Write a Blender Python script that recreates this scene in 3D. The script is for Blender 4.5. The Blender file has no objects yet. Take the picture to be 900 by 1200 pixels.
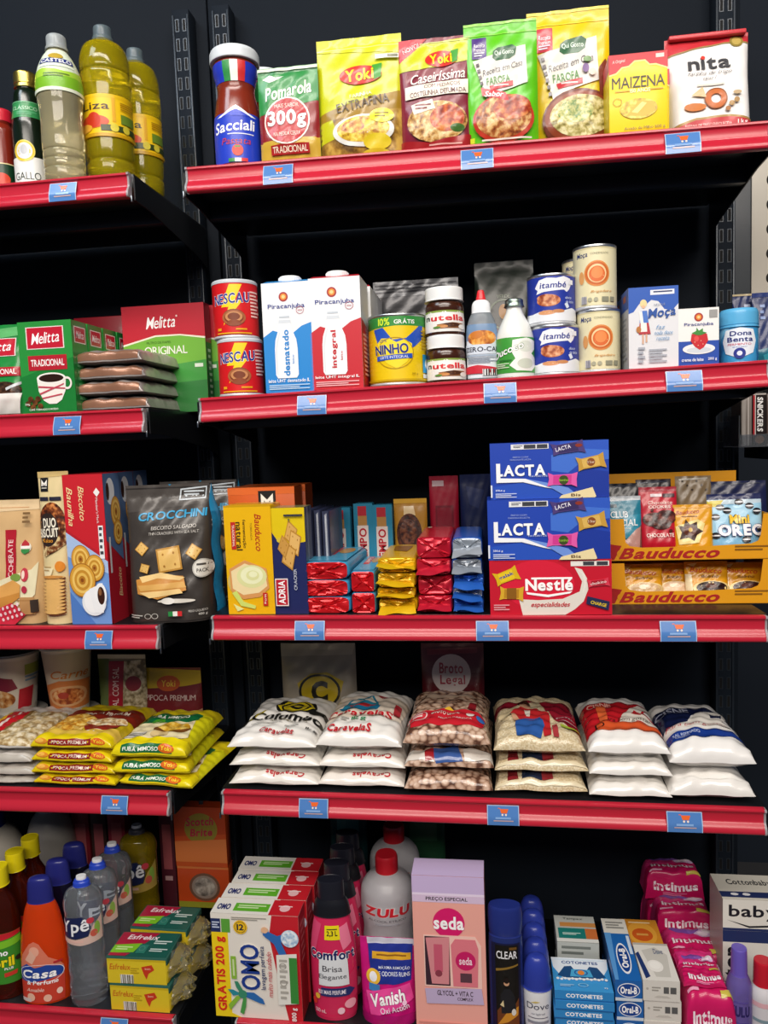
import bpy, bmesh, math, random
from mathutils import Vector, Matrix
random.seed(7)
SC = bpy.context.scene
COL = SC.collection
PI = math.pi

# ---------------------------------------------------------------- camera, world, lights, exposure
YAW, PITCH, ROLL = 0.138127, 0.088466, -0.037999
CAM = Vector((0.425636, -1.1, 1.250045))
FPX = 900.0
_f = Vector((-math.sin(YAW)*math.cos(PITCH), math.cos(YAW)*math.cos(PITCH), -math.sin(PITCH)))
_r0 = Vector((math.cos(YAW), math.sin(YAW), 0))
_u0 = _r0.cross(_f)
_r = _r0*math.cos(ROLL) + _u0*math.sin(ROLL)
_u = -_r0*math.sin(ROLL) + _u0*math.cos(ROLL)
cd = bpy.data.cameras.new('camera')
cam = bpy.data.objects.new('camera', cd)
COL.objects.link(cam)
cd.sensor_fit = 'VERTICAL'
cd.sensor_height = 36.0
cd.lens = 36.0*FPX/1200.0
cd.clip_start = 0.02
M4 = Matrix((_r, _u, -_f)).transposed().to_4x4()
M4.translation = CAM
cam.matrix_world = M4
SC.camera = cam

W = bpy.data.worlds.new('store_air')
SC.world = W
W.use_nodes = True
W.node_tree.nodes['Background'].inputs[0].default_value = (0.55, 0.68, 1.0, 1)
W.node_tree.nodes['Background'].inputs[1].default_value = 0.10

def area(name, loc, target, sx, sy, power, col):
    l = bpy.data.lights.new(name, 'AREA')
    l.shape = 'RECTANGLE'; l.size = sx; l.size_y = sy; l.energy = power; l.color = col
    o = bpy.data.objects.new(name, l); COL.objects.link(o)
    o.location = loc
    d = Vector(target) - Vector(loc)
    o.rotation_euler = d.to_track_quat('-Z', 'Y').to_euler()
    return o
area('ceiling_tube_light', (0.45, -1.15, 2.62), (0.4, 0.0, 1.0), 2.4, 0.16, 7, (1.0, 0.93, 0.86))
area('aisle_ceiling_light', (0.45, -1.75, 3.1), (0.4, 0.0, 0.8), 2.6, 0.3, 43, (1.0, 0.93, 0.86))
area('ceiling_panel_light', (-0.7, -0.85, 2.75), (-0.1, 0.1, 1.7), 0.5, 0.5, 8, (0.78, 0.9, 1.0))
area('aisle_fill_light', (0.5, -2.45, 2.5), (0.4, 0.0, 0.5), 2.6, 0.5, 54, (1.0, 0.91, 0.82))  # added frontal fill that brightens the lower shelves

SC.view_settings.view_transform = 'Standard'
SC.view_settings.look = 'None'
SC.view_settings.gamma = 1.0
SC.view_settings.use_curve_mapping = False
SC.view_settings.exposure = 0.0

# ---------------------------------------------------------------- materials
def lin(h):
    h = h.lstrip('#')
    if len(h) == 3: h = ''.join(c*2 for c in h)
    o = []
    for i in (0, 2, 4):
        c = int(h[i:i+2], 16)/255.0
        o.append(c/12.92 if c <= 0.04045 else ((c+0.055)/1.055)**2.4)
    return (o[0], o[1], o[2], 1.0)

_mats = {}
# finish: roughness, metallic, transmission, ior, coat, bump strength, bump scale
FIN = dict(card=(.42, 0, 0, 1.45, .15, .04, 300), matte=(.75, 0, 0, 1.4, 0, .05, 200), film=(.3, 0, 0, 1.45, .2, .18, 42),
           foil=(.3, .35, 0, 1.5, .15, .22, 45), plas=(.3, 0, 0, 1.45, .1, .02, 80), metal=(.32, 1, 0, 1.45, 0, .05, 200),
           steel=(.36, .3, 0, 1.5, .1, .05, 150), clear=(.03, 0, .9, 1.22, .4, .06, 50), liq=(.07, 0, .77, 1.3, .3, .06, 40),
           haze=(.3, 0, .55, 1.3, .1, .06, 40), gloss=(.2, 0, 0, 1.5, .15, .01, 60), rail=(.26, 0, 0, 1.5, .08, .01, 60), panel=(.7, 0, 0, 1.22, 0, .03, 90), juice=(.1, 0, .5, 1.35, .3, .02, 40), label=(.38, 0, 0, 1.45, .1, .03, 120),
           wrap=(.22, 0, 0, 1.5, .5, .3, 30))
def mat(c, fin='card'):
    """c: '#hex', or ('noise'|'cells', scale, hexA, hexB, hexC) for mottled food pictures"""
    k = (c, fin)
    if k in _mats: return _mats[k]
    m = bpy.data.materials.new('%s_%s' % (fin, c if isinstance(c, str) else c[0]+c[2]))
    m.use_nodes = True
    nt = m.node_tree; b = nt.nodes['Principled BSDF']
    ro, me, tr, ior, coat, bs, bsc = FIN[fin]
    b.inputs['Roughness'].default_value = ro
    b.inputs['Metallic'].default_value = me
    b.inputs['Transmission Weight'].default_value = tr
    b.inputs['IOR'].default_value = ior
    b.inputs['Coat Weight'].default_value = coat
    b.inputs['Coat Roughness'].default_value = .12
    tc = nt.nodes.new('ShaderNodeTexCoord')
    if isinstance(c, str):
        b.inputs['Base Color'].default_value = lin(c)
        nz = nt.nodes.new('ShaderNodeTexNoise'); nz.inputs['Scale'].default_value = bsc
        nz.inputs['Detail'].default_value = 2
        nt.links.new(tc.outputs['Object'], nz.inputs['Vector'])
        h = nz.outputs['Fac']
    else:
        ramp = nt.nodes.new('ShaderNodeValToRGB')
        if c[0] == 'noise':
            nz = nt.nodes.new('ShaderNodeTexNoise'); nz.inputs['Scale'].default_value = c[1]; nz.inputs['Detail'].default_value = 4
            h = nz.outputs['Fac']; lo, mi, hi = .36, .5, .63
        elif c[0] == 'wave':
            nz = nt.nodes.new('ShaderNodeTexWave'); nz.inputs['Scale'].default_value = c[1]
            nz.bands_direction = 'Z'
            h = nz.outputs['Fac']; lo, mi, hi = .2, .5, .8
        else:
            nz = nt.nodes.new('ShaderNodeTexVoronoi'); nz.inputs['Scale'].default_value = c[1]
            h = nz.outputs['Distance']; lo, mi, hi = .30, .52, .78
        nt.links.new(tc.outputs['Object'], nz.inputs['Vector'])
        e = ramp.color_ramp.elements
        e[0].position = lo; e[0].color = lin(c[2]); e[1].position = hi; e[1].color = lin(c[4])
        x = e.new(mi); x.color = lin(c[3])
        nt.links.new(h, ramp.inputs['Fac'])
        nt.links.new(ramp.outputs['Color'], b.inputs['Base Color'])
    bp = nt.nodes.new('ShaderNodeBump'); bp.inputs['Strength'].default_value = bs; bp.inputs['Distance'].default_value = .004 if fin in ('film', 'foil', 'wrap') else .001
    nt.links.new(h, bp.inputs['Height']); nt.links.new(bp.outputs['Normal'], b.inputs['Normal'])
    _mats[k] = m
    return m

# ---------------------------------------------------------------- mesh collector
class MB:
    def __init__(s): s.v = []; s.f = []; s.m = []; s.mats = []
    def mi(s, m):
        if m not in s.mats: s.mats.append(m)
        return s.mats.index(m)
    def add(s, vs, fs, m):
        n = len(s.v); k = s.mi(m)
        s.v += [tuple(p) for p in vs]
        for f in fs: s.f.append(tuple(i+n for i in f)); s.m.append(k)
    def box(s, x0, x1, y0, y1, z0, z1, m):
        s.add([(x0,y0,z0),(x1,y0,z0),(x1,y1,z0),(x0,y1,z0),(x0,y0,z1),(x1,y0,z1),(x1,y1,z1),(x0,y1,z1)],
              [(3,2,1,0),(4,5,6,7),(0,1,5,4),(1,2,6,5),(2,3,7,6),(3,0,4,7)], m)
    def bevbox(s, x0, x1, y0, y1, z0, z1, m, b=.0015):
        bm = bmesh.new(); bmesh.ops.create_cube(bm, size=1)
        for v in bm.verts: v.co = Vector(((x0+x1)/2+v.co.x*(x1-x0), (y0+y1)/2+v.co.y*(y1-y0), (z0+z1)/2+v.co.z*(z1-z0)))
        bmesh.ops.bevel(bm, geom=bm.edges[:], offset=b, segments=2, profile=.5, affect='EDGES')
        s.bm(bm, m)
    def bm(s, bm, m):
        bm.verts.index_update()
        s.add([v.co[:] for v in bm.verts], [[v.index for v in f.verts] for f in bm.faces], m); bm.free()
    def extr(s, prof, x0, x1, m):            # closed (y,z) profile along x
        n = len(prof)
        vs = [(x0,y,z) for y, z in prof] + [(x1,y,z) for y, z in prof]
        fs = [(i, (i+1) % n, n+(i+1) % n, n+i) for i in range(n)]
        s.add(vs, fs+[tuple(range(n-1,-1,-1)), tuple(range(n, 2*n))], m)
    def grid(s, fn, nu, nv, m):
        vs = [fn(i/nu, j/nv) for j in range(nv+1) for i in range(nu+1)]
        fs = [(j*(nu+1)+i, j*(nu+1)+i+1, (j+1)*(nu+1)+i+1, (j+1)*(nu+1)+i) for j in range(nv) for i in range(nu)]
        s.add(vs, fs, m)
    def build(s, name, parent=None, smooth=True, loc=None):
        me = bpy.data.meshes.new(name)
        me.from_pydata(s.v, [], s.f); 
        for m in s.mats: me.materials.append(m)
        me.polygons.foreach_set('material_index', s.m)
        me.update()
        if smooth:
            me.shade_smooth(); me.set_sharp_from_angle(angle=math.radians(38))
        o = bpy.data.objects.new(name, me); COL.objects.link(o)
        if parent: o.parent = parent
        if loc: o.location = loc
        return o

def tag(o, label=None, cat=None, group=None, kind=None):
    if label: o['label'] = label
    if cat: o['category'] = cat
    if group: o['group'] = group
    if kind: o['kind'] = kind
    return o
def thing(name, label, cat, loc, rz=0, group=None, tilt=0):
    o = bpy.data.objects.new(name, None); COL.objects.link(o)
    o.empty_display_size = .02
    o.location = loc; o.rotation_euler = (tilt, 0, rz)
    return tag(o, label, cat, group)
def dup(root, loc, label, rz=None, group=None, scale=None):
    r = root.copy(); COL.objects.link(r); r.location = loc; r['label'] = label
    if group: r['group'] = group
    if rz is not None: r.rotation_euler = (r.rotation_euler[0], 0, rz)
    if scale: r.scale = scale
    for ch in list(root.children):
        c = ch.copy(); COL.objects.link(c); c.parent = r
        for g in ch.children:
            d = g.copy(); COL.objects.link(d); d.parent = c
    return r

# ---------------------------------------------------------------- lettering
_gl = {}
def glyph(ch, bold):
    k = (ch, bold)
    if k not in _gl:
        cu = bpy.data.curves.new('glyph', 'FONT'); cu.body = ch; cu.size = 1; cu.offset = bold; cu.resolution_u = 3
        o = bpy.data.objects.new('glyph', cu)
        me = o.to_mesh()
        vs = [(v.co.x, v.co.y) for v in me.vertices]; fs = [tuple(p.vertices) for p in me.polygons]
        o.to_mesh_clear(); bpy.data.objects.remove(o); bpy.data.curves.remove(cu)
        _gl[k] = (vs, fs)
    return _gl[k]
def lettering(s, bold=0.0, shear=0.0, sp=.055):
    vs, fs, x = [], [], 0.0
    for ch in s:
        if ch == ' ': x += .27; continue
        g, f = glyph(ch, bold)
        if not g: continue
        x0 = min(p[0] for p in g); x1 = max(p[0] for p in g)
        n = len(vs)
        vs += [(p[0]-x0+x+shear*p[1], p[1]) for p in g]; fs += [tuple(i+n for i in q) for q in f]
        x += (x1-x0) + sp
    return vs, fs

# ---------------------------------------------------------------- artwork (percent of a face, y down)
def R(c, x0, y0, x1, y1): return ('p', c, [(x0,y1),(x1,y1),(x1,y0),(x0,y0)])
def P(c, *pts): return ('p', c, list(pts))
def E(c, cx, cy, rx, ry): return ('e', c, cx, cy, rx, ry)
def C(c, cx, cy, r): return ('e', c, cx, cy, r, None)
def G(c, cx, cy, rx, ry, w=.25): return ('g', c, cx, cy, rx, ry, w)          # ring
def T(c, s, cx, cy, w, h, b=.02, sh=0, rot=0, arc=0): return ('t', c, s, cx, cy, w, h, b, sh, rot, arc)
def TO(c, oc, s, cx, cy, w, h, b=.02, o=.035, **k): return [T(oc, s, cx, cy, w*(1+o*.6), h*(1+o*2.2), b=b+o, **k), T(c, s, cx, cy, w, h, b=b, **k)]
def BARS(c, x0, y0, x1, y1, n):                                             # fine print rows
    o = []
    for i in range(n):
        a = y0+(y1-y0)*i/n; b = a+(y1-y0)/n*.5
        o.append(R(c, x0, a, x1-(x1-x0)*(.25 if i % 2 else 0), b))
    return o
def CODE(c, x0, y0, x1, y1):                                                # bar code
    return [R('#f2f2f2', x0, y0, x1, y1)] + [R(c, x0+(x1-x0)*(i+.3)/8, y0, x0+(x1-x0)*(i+.3+(.6 if i % 3 else .35))/8, y1) for i in range(8)]
def flat(a):
    for e in a:
        if isinstance(e, list):
            yield from flat(e)
        else: yield e

def _split(vs, fs, L):
    vs = list(vs); mid = {}; out = []
    st = []
    for f in fs:
        for i in range(1, len(f)-1): st.append((f[0], f[i], f[i+1]))
    L2 = L*L
    while st:
        a, b, c = st.pop()
        d = [((vs[p][0]-vs[q][0])**2+(vs[p][1]-vs[q][1])**2, p, q, r) for p, q, r in ((a,b,c),(b,c,a),(c,a,b))]
        m = max(d)
        if m[0] <= L2: out.append((a,b,c)); continue
        _, p, q, r = m
        k = (min(p,q), max(p,q))
        if k not in mid:
            mid[k] = len(vs); vs.append(((vs[p][0]+vs[q][0])/2, (vs[p][1]+vs[q][1])/2))
        n = mid[k]
        st.append((p,n,r)); st.append((n,q,r))
    return vs, out

def paint(mb, S, fw, fh, art, L=None, fin='label', off=.00025, step=.00012):
    """S(u,v,off)->xyz, v up; fw, fh metric size of the face"""
    for i, a in enumerate(flat(art)):
        o = off+step*i
        m = mat(a[1], fin)
        if a[0] == 'p':
            vs = [(x/100*fw, (1-y/100)*fh) for x, y in a[2]]
            ar = sum(vs[k][0]*vs[(k+1) % len(vs)][1]-vs[(k+1) % len(vs)][0]*vs[k][1] for k in range(len(vs)))
            if ar < 0: vs.reverse()
            if len(vs) > 4:
                bm = bmesh.new()
                f = bm.faces.new([bm.verts.new((x, y, 0)) for x, y in vs])
                bm.normal_update()
                bmesh.ops.triangulate(bm, faces=[f]); bm.verts.index_update()
                fs = [[v.index for v in f.verts] for f in bm.faces]; bm.free()
            else: fs = [tuple(range(len(vs)))]
        elif a[0] in 'eg':
            cx, cy, rx = a[2]/100*fw, (1-a[3]/100)*fh, a[4]/100*fw
            ry = rx if a[5] is None else a[5]/100*fh
            n = 28
            if a[0] == 'e':
                vs = [(cx+rx*math.cos(2*PI*k/n), cy+ry*math.sin(2*PI*k/n)) for k in range(n)]
                fs = [tuple(range(n))]
                if L: vs.append((cx, cy)); fs = [(n, k, (k+1) % n) for k in range(n)]
            else:
                q = 1-a[6]
                vs = [(cx+rx*t*math.cos(2*PI*k/n), cy+ry*t*math.sin(2*PI*k/n)) for t in (1, q) for k in range(n)]
                fs = [(k, (k+1) % n, n+(k+1) % n, n+k) for k in range(n)]
        else:
            _, _, s, cx, cy, w, h, b, sh, rot, arc = a
            vs, fs = lettering(s, b, sh)
            if not vs: continue
            xs = [p[0] for p in vs]; ys = [p[1] for p in vs]
            x0, x1, y0, y1 = min(xs), max(xs), min(ys), max(ys)
            if abs(rot) in (90, 270): Wm, Hm = w/100*fh, h/100*fw
            else: Wm, Hm = w/100*fw, h/100*fh
            cr, sr = math.cos(math.radians(rot)), math.sin(math.radians(rot))
            q = []
            for x, y in vs:
                X = ((x-x0)/(x1-x0)-.5)*Wm; Y = ((y-y0)/(y1-y0)-.5)*Hm
                if arc: Y -= arc/100*fh*((2*X/Wm)**2)
                q.append((cx/100*fw+X*cr-Y*sr, (1-cy/100)*fh+X*sr+Y*cr))
            vs = q
        if L: vs, fs = _split(vs, fs, L)
        mb.add([S(x/fw, y/fh, o) for x, y in vs], fs, m)

# ---------------------------------------------------------------- shelves' heights and sight lines
WB = 0.8018
ZR = [1.65673, 1.32734, 1.0, 0.72535, 0.34611]; TR = [-.00788, .01485, -.00504, -.00715, 0.]
ZL = [1.65731, 1.31662, 0.98579, 0.72017, 0.34360]
def rail_z(S, X):
    i = int(S[1])-1
    return ZR[i]+TR[i]*X/WB if S[0] == 'R' else ZL[i]
DECK = .0005
def deck(S, X): return rail_z(S, X)+DECK
def sight(px, py): return _f + _r*((px-450)/FPX) + _u*((600-py)/FPX)
def on_y(px, py, Y):
    d = sight(px, py); return CAM + d*((Y-CAM.y)/d.y)
def on_z(px, py, z):
    d = sight(px, py); return CAM + d*((z-CAM.z)/d.z)
class Spot:
    """where a thing stands: left/right edge and top in the photo, its shelf, its distance behind the shelf's front"""
    def __init__(s, x0, x1, yt, S, Y=.02, lift=0., yb=None, yref=None):
        ym = yref if yref is not None else yt+30
        a = on_y(x0, ym, Y); b = on_y(x1, ym, Y)
        s.x = (a.x+b.x)/2; s.w = b.x-a.x; s.Y = Y
        s.z = deck(S, s.x)+lift
        s.h = on_y((x0+x1)/2, yt, Y).z - s.z
        s.loc = (s.x, Y, s.z)
        s.top = s.z+s.h

# ---------------------------------------------------------------- package shapes
def boxfaces(w, d, h):
    """faces of a carton whose base centre-front is the origin"""
    return dict(F=(lambda u, v, o: ((u-.5)*w, -o, v*h), w, h), R=(lambda u, v, o: (w/2+o, u*d, v*h), d, h),
                L=(lambda u, v, o: (-w/2-o, (1-u)*d, v*h), d, h), T=(lambda u, v, o: ((u-.5)*w, v*d, h+o), w, d))
def carton_mb(w, d, h, base, arts, fin='card', bev=.0012):
    mb = MB(); mb.bevbox(-w/2, w/2, 0, d, 0, h, mat(base, fin), bev)
    F = boxfaces(w, d, h)
    for k, a in arts.items():
        S, fw, fh = F[k]
        paint(mb, S, fw, fh, a, fin=fin if fin != 'wrap' else 'film')
    return mb
def carton(name, label, cat, sp, d, base, arts, rz=0, group=None, fin='card', part='carton_body', w=None, h=None, bev=.0012):
    t = thing(name, label, cat, sp.loc, rz, group)
    carton_mb(w or sp.w, d, h or sp.h, base, arts, fin, bev).build(part, t)
    return t

def smooth_profile(pts, n=5):
    """Catmull-Rom through (r,z) points; a doubled point makes a sharp corner"""
    out = []
    N = len(pts)
    for i in range(N-1):
        p1, p2 = pts[i], pts[i+1]
        if p1 == p2: continue
        p0 = pts[i-1] if i > 0 and pts[i-1] != p1 else p1
        p3 = pts[i+2] if i+2 < N and pts[i+2] != p2 else p2
        for k in range(n):
            t = k/n
            q = []
            for c in (0, 1):
                m1 = (p2[c]-p0[c])/2; m2 = (p3[c]-p1[c])/2
                q.append((2*t**3-3*t*t+1)*p1[c]+(t**3-2*t*t+t)*m1+(-2*t**3+3*t*t)*p2[c]+(t**3-t*t)*m2)
            out.append((max(q[0], 0.0), q[1]))
    out.append(pts[-1])
    return out
class Lathe:
    def __init__(s, pts, sy=1., n=5, seg=40, cy=None):
        s.p = smooth_profile(pts, n); s.sy = sy; s.seg = seg
        s.R = max(r for r, z in s.p)
        s.cy = cy if cy is not None else s.R*sy
    def mesh(s, m, mb=None):
        mb = mb or MB(); N = s.seg
        vs = []; fs = []
        for r, z in s.p:
            vs += [(r*math.sin(2*PI*k/N), s.cy-r*s.sy*math.cos(2*PI*k/N), z) for k in range(N)]
        for j in range(len(s.p)-1):
            fs += [(j*N+k, j*N+(k+1) % N, (j+1)*N+(k+1) % N, (j+1)*N+k) for k in range(N)]
        if s.p[0][0] > 1e-5: fs.append(tuple(range(N-1, -1, -1)))
        if s.p[-1][0] > 1e-5: k = (len(s.p)-1)*N; fs.append(tuple(range(k, k+N)))
        mb.add(vs, fs, m); return mb
    def rad(s, z):
        p = s.p
        for i in range(len(p)-1):
            a, b = p[i], p[i+1]
            if a[1] <= z <= b[1] and b[1] > a[1]: return a[0]+(b[0]-a[0])*(z-a[1])/(b[1]-a[1])
        return p[-1][0]
    def face(s, z0, z1, span=180, rot=0):
        """label surface between two heights, centred on the front"""
        A = math.radians(span); r0 = s.rad((z0+z1)/2)
        def S(u, v, o):
            z = z0+v*(z1-z0); r = s.rad(z)+o; a = (u-.5)*A+math.radians(rot)
            return (r*math.sin(a), s.cy-(s.rad(z)*s.sy+o)*math.cos(a), z)
        return S, r0*A, z1-z0
    def label(s, parent, z0, z1, base, art, span=180, rot=0, name='label', fin='label', n=28, off=.0003):
        S, fw, fh = s.face(z0, z1, span, rot)
        mb = MB()
        if base: mb.grid(lambda u, v: S(u, v, off), n, 8, mat(base, fin))
        paint(mb, S, fw, fh, art, L=.007, fin=fin, off=off+.0003)
        return mb.build(name, parent)
def cyl(r, z0, z1, b=.001):
    return [(0, z0), (0, z0), (r-b, z0), (r-b, z0), (r, z0+b), (r, z0+b), (r, z1-b), (r, z1-b), (r-b, z1), (r-b, z1), (0, z1)]

class Pouch:
    """standing film pack: front and back sheets bulge, seal along the top (and the bottom)"""
    def __init__(s, w, h, b, seal=.07, foot=.35, wr=.0009, seed=0, taper=.0, topw=1.0, square=3.0):
        wr = min(wr, w*.009)
        s.__dict__.update(w=w, h=h, b=b, seal=seal, foot=foot, wr=wr, ph=seed*1.7, taper=taper, topw=topw, sq=square)
    def thick(s, u, v):
        a = max(0., 1-abs(2*u-1)**s.sq)**.6
        vv = min(1., max(0., (1-s.seal-v)/(1-s.seal)))
        z = s.foot+(1-s.foot)*min(1, v/.18) if v < .18 else 1.
        return s.b*(a*(vv**.75)*z*1.15)
    def xz(s, u, v):
        k = 1-s.taper*math.sin(PI*min(1, max(0, v)))+(s.topw-1)*v
        return (u-.5)*s.w*k, v*s.h
    def S(s, u, v, o):
        x, z = s.xz(u, v)
        w = s.wr*(math.sin(9*u+11*v+s.ph)*math.sin(17*v-6*u+2*s.ph)+.6*math.sin(23*u-31*v+s.ph))
        e = min(1, 6*min(u, 1-u))
        return (x, s.b-s.thick(u, v)+w*e-o, z)
    def back(s, u, v):
        x, z = s.xz(u, v)
        return (x, s.b+s.thick(u, v)*.9+.0006, z)
    def mesh(s, base, art, fin='film', backc=None, nu=26, nv=34):
        mb = MB()
        mb.grid(lambda u, v: s.S(u, v, 0), nu, nv, mat(base, fin))
        mb.grid(lambda u, v: s.back(1-u, v), 16, 20, mat(backc or base, fin))
        paint(mb, s.S, s.w, s.h, art, L=.006, fin=fin, off=.0007, step=.0002)
        # close sides, top and bottom
        for e in (0, 1):
            mb.grid(lambda a, v: tuple(Vector(s.S(e, v, 0)).lerp(Vector(s.back(e, v)), a if e else 1-a)), 1, 20, mat(backc or base, fin))
        mb.grid(lambda u, a: tuple(Vector(s.S(u, 1, 0)).lerp(Vector(s.back(u, 1)), a)), 16, 1, mat(base, fin))
        mb.grid(lambda u, a: tuple(Vector(s.back(u, 0)).lerp(Vector(s.S(u, 0, 0)), a)), 16, 1, mat(base, fin))
        return mb
def pouch(name, label, cat, sp, b, base, art, fin='film', rz=0, tilt=0, group=None, backc=None, **k):
    if sp.Y > .15: k.setdefault('wr', .0003)
    p = Pouch(sp.w, sp.h, b, **k)
    t = thing(name, label, cat, sp.loc, rz, group, tilt)
    p.mesh(base, art, fin, backc).build('pouch_film', t)
    return t, p

class Pillow:
    """bag lying flat: w across, d deep, t thick; v runs from the front edge over the top to the back"""
    def __init__(s, w, d, t, seed=0, wr=.0016, n=.5, low=.22, pinch=.04, ex=4.0, sag=.0018, vis=.80, voff=0.):
        s.sag = sag; s.vis = vis; s.voff = voff
        s.__dict__.update(w=w, d=d, t=t, ph=seed*2.1, wr=wr, low=low, pinch=pinch, ex=ex)
        tab = [(0., 0.)]; L = 0.; pr = None
        N = 120; s.pts = []
        for i in range(N+1):
            a = PI*i/N
            c, si = math.cos(a), math.sin(a)
            y = .5-.5*math.copysign(abs(c)**n, c); z = abs(si)**n
            s.pts.append((y*d, z*t*(1-low)))
        s.cum = [0.]
        for i in range(N): s.cum.append(s.cum[-1]+math.dist(s.pts[i], s.pts[i+1]))
        s.len = s.cum[-1]
    def prof(s, v):
        L = min(1, max(0, v))*s.len; c = s.cum
        lo, hi = 0, len(c)-1
        while hi-lo > 1:
            m = (lo+hi)//2
            if c[m] <= L: lo = m
            else: hi = m
        k = (L-c[lo])/max(1e-9, c[hi]-c[lo])
        a, b = s.pts[lo], s.pts[hi]
        return a[0]+(b[0]-a[0])*k, a[1]+(b[1]-a[1])*k
    def S(s, u, v, o):
        y, z = s.prof(v)
        e = max(0., 1-abs(2*u-1)**s.ex)**.5
        k = 1-s.pinch*(1-4*(y/s.d-.5)**2)*1.
        w = s.wr*(math.sin(10*u+13*v*2+s.ph)*math.sin(19*v*2-7*u+2*s.ph)+.7*math.sin(27*u-21*v+s.ph))*min(1, 5*e)*min(1, 8*min(v, 1-v)+.15)
        y2 = y+(.5-abs(u-.5))*0
        f = 1.0-.0
        zz = s.low*s.t + z*e + w
        # push outward for offset
        ny = -1 if v < .12 else (1 if v > .88 else 0)
        return ((u-.5)*s.w*k, y2+ny*o*.7+ s.sag*math.sin(3*PI*u+s.ph)*(1-2*y/s.d), zz+o)
    def bot(s, u, v):
        y = v*s.d
        e = max(0., 1-abs(2*u-1)**4)**.5*max(0, 1-abs(2*v-1)**4)**.5
        k = 1-s.pinch*(1-4*(v-.5)**2)
        return ((u-.5)*s.w*k, y+s.sag*math.sin(3*PI*u+s.ph)*(1-2*v), s.low*s.t*(1-e))
    def mesh(s, base, art, fin='film', nu=26, nv=44, mb=None, botm=None):
        mb = mb or MB()
        mb.grid(lambda u, v: s.S(u, v, 0), nu, nv, mat(base, fin))
        mb.grid(lambda u, v: s.bot(1-u, v), nu, 12, mat(botm or base, fin))
        paint(mb, lambda u, v, o: s.S(u, v*s.vis-s.voff, o), s.w, s.len*s.vis, art, L=.006, fin=fin, off=.0008, step=.0002)
        return mb
def pillow(name, label, cat, loc, w, d, t, base, art, fin='film', rz=0, group=None, botm=None, seals=None, **k):
    p = Pillow(w, d, t, **k)
    o = thing(name, label, cat, loc, rz, group)
    p.mesh(base, art, fin, botm=botm).build('bag_film', o)
    return o

# ---------------------------------------------------------------- round packages
def scaled(prof, R_, h): return [(r*R_, z*h) for r, z in prof]
def facing(x, Y): return math.degrees(math.atan2(CAM.x-x, Y-CAM.y))
def bottle(name, label, cat, sp, prof, body, caps=(), labels=(), sy=1., group=None, rz=0, bname='bottle_body', n=5, face=.8):
    """sp taken through the bottle's axis; prof in fractions of half width and height; caps: (name, prof, material[, label])"""
    Rm = sp.w/2; h = sp.h
    L = Lathe(scaled(prof, Rm, h), sy, n, cy=Rm*sy)
    t = thing(name, label, cat, (sp.x, sp.Y-Rm*sy, sp.z), rz, group)
    L.mesh(body).build(bname, t)
    for c in caps:
        lc = Lathe(scaled(c[1], Rm, h), c[4] if len(c) > 4 else sy, n, cy=Rm*sy)
        o = lc.mesh(c[2]).build(c[0], t)
        if len(c) > 3 and c[3]: o['label'] = c[3]
    if sy == 1.: dr = facing(sp.x, sp.Y)*face
    else: t.rotation_euler = (0, 0, rz+math.radians(facing(sp.x, sp.Y)*face*.4)); dr = 0
    for l in labels:
        nm = l[6] if len(l) > 6 else 'label'
        L.label(t, l[0]*h, l[1]*h, l[2], l[3], l[4], (l[5] if len(l) > 5 else 0)+dr, name=nm)
    return t
def can(name, label, cat, sp, base, art, rim='#c9ccd0', lid='#d9dcdf', span=200, group=None, rimfin='steel', lidh=.05, fin='label', face=.7):
    """tin: body with wrapped label, rolled rims, lid"""
    Rm = sp.w/2; h = sp.h
    t = thing(name, label, cat, (sp.x, sp.Y-Rm, sp.z), 0, group)
    L = Lathe([(0,.001),(0,.001),(Rm*.96,.001),(Rm*.96,.001),(Rm*.975,.004),(Rm*.975,.004),(Rm*.975,h*.97),(Rm*.975,h*.97),(Rm*.9,h*.975),(Rm*.9,h*.975),(0,h*.975)], cy=Rm, n=3, seg=48)
    mb = L.mesh(mat(base, fin))
    S, fw, fh = L.face(.0045, h*.965, span, facing(sp.x, sp.Y)*face)
    paint(mb, S, fw, fh, art, L=.006, fin=fin, off=.0003, step=.0001)
    mb.build('can_body', t)
    o = Lathe([(Rm*.955,0),(Rm,.0012),(Rm*.995,.0035),(Rm*.965,.0048)], cy=Rm, n=4, seg=48).mesh(mat(rim, rimfin)).build('bottom_rim', t)
    z = h*(1-lidh)
    if lidh > .03: pr = [(Rm*.96,z),(Rm*.96,z),(Rm,z+.0005),(Rm,z+.0005),(Rm,h-.002),(Rm,h-.002),(Rm*.96,h),(Rm*.93,h),(Rm*.9,h-.0015),(Rm*.9,h-.0015),(0,h-.0015)]
    else: pr = [(Rm*.965,h-.005),(Rm,h-.0035),(Rm,h-.001),(Rm*.97,h),(Rm*.94,h-.0005),(Rm*.935,h-.004),(Rm*.935,h-.004),(0,h-.004)]
    Lathe(pr, cy=Rm, n=4, seg=48).mesh(mat(lid, 'plas' if lidh > .03 else 'metal')).build('lid', t)
    return t

def yscale(art, k, y0=0):
    """squeeze artwork vertically by k about y0 (percent)"""
    f = lambda y: y0+(y-y0)*k
    o = []
    for a in flat(art):
        if a[0] == 'p': o.append(('p', a[1], [(x, f(y)) for x, y in a[2]]))
        elif a[0] == 'e': o.append(('e', a[1], a[2], f(a[3]), a[4], None if a[5] is None else a[5]*k))
        elif a[0] == 'g': o.append(('g', a[1], a[2], f(a[3]), a[4], None if a[5] is None else a[5]*k, a[6]))
        else:
            r = abs(a[9]) in (90, 270)
            o.append(('t', a[1], a[2], a[3], f(a[4]), a[5]*(k if r else 1), a[6]*(1 if r else k), a[7], a[8], a[9], a[10]))
    return o
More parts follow.
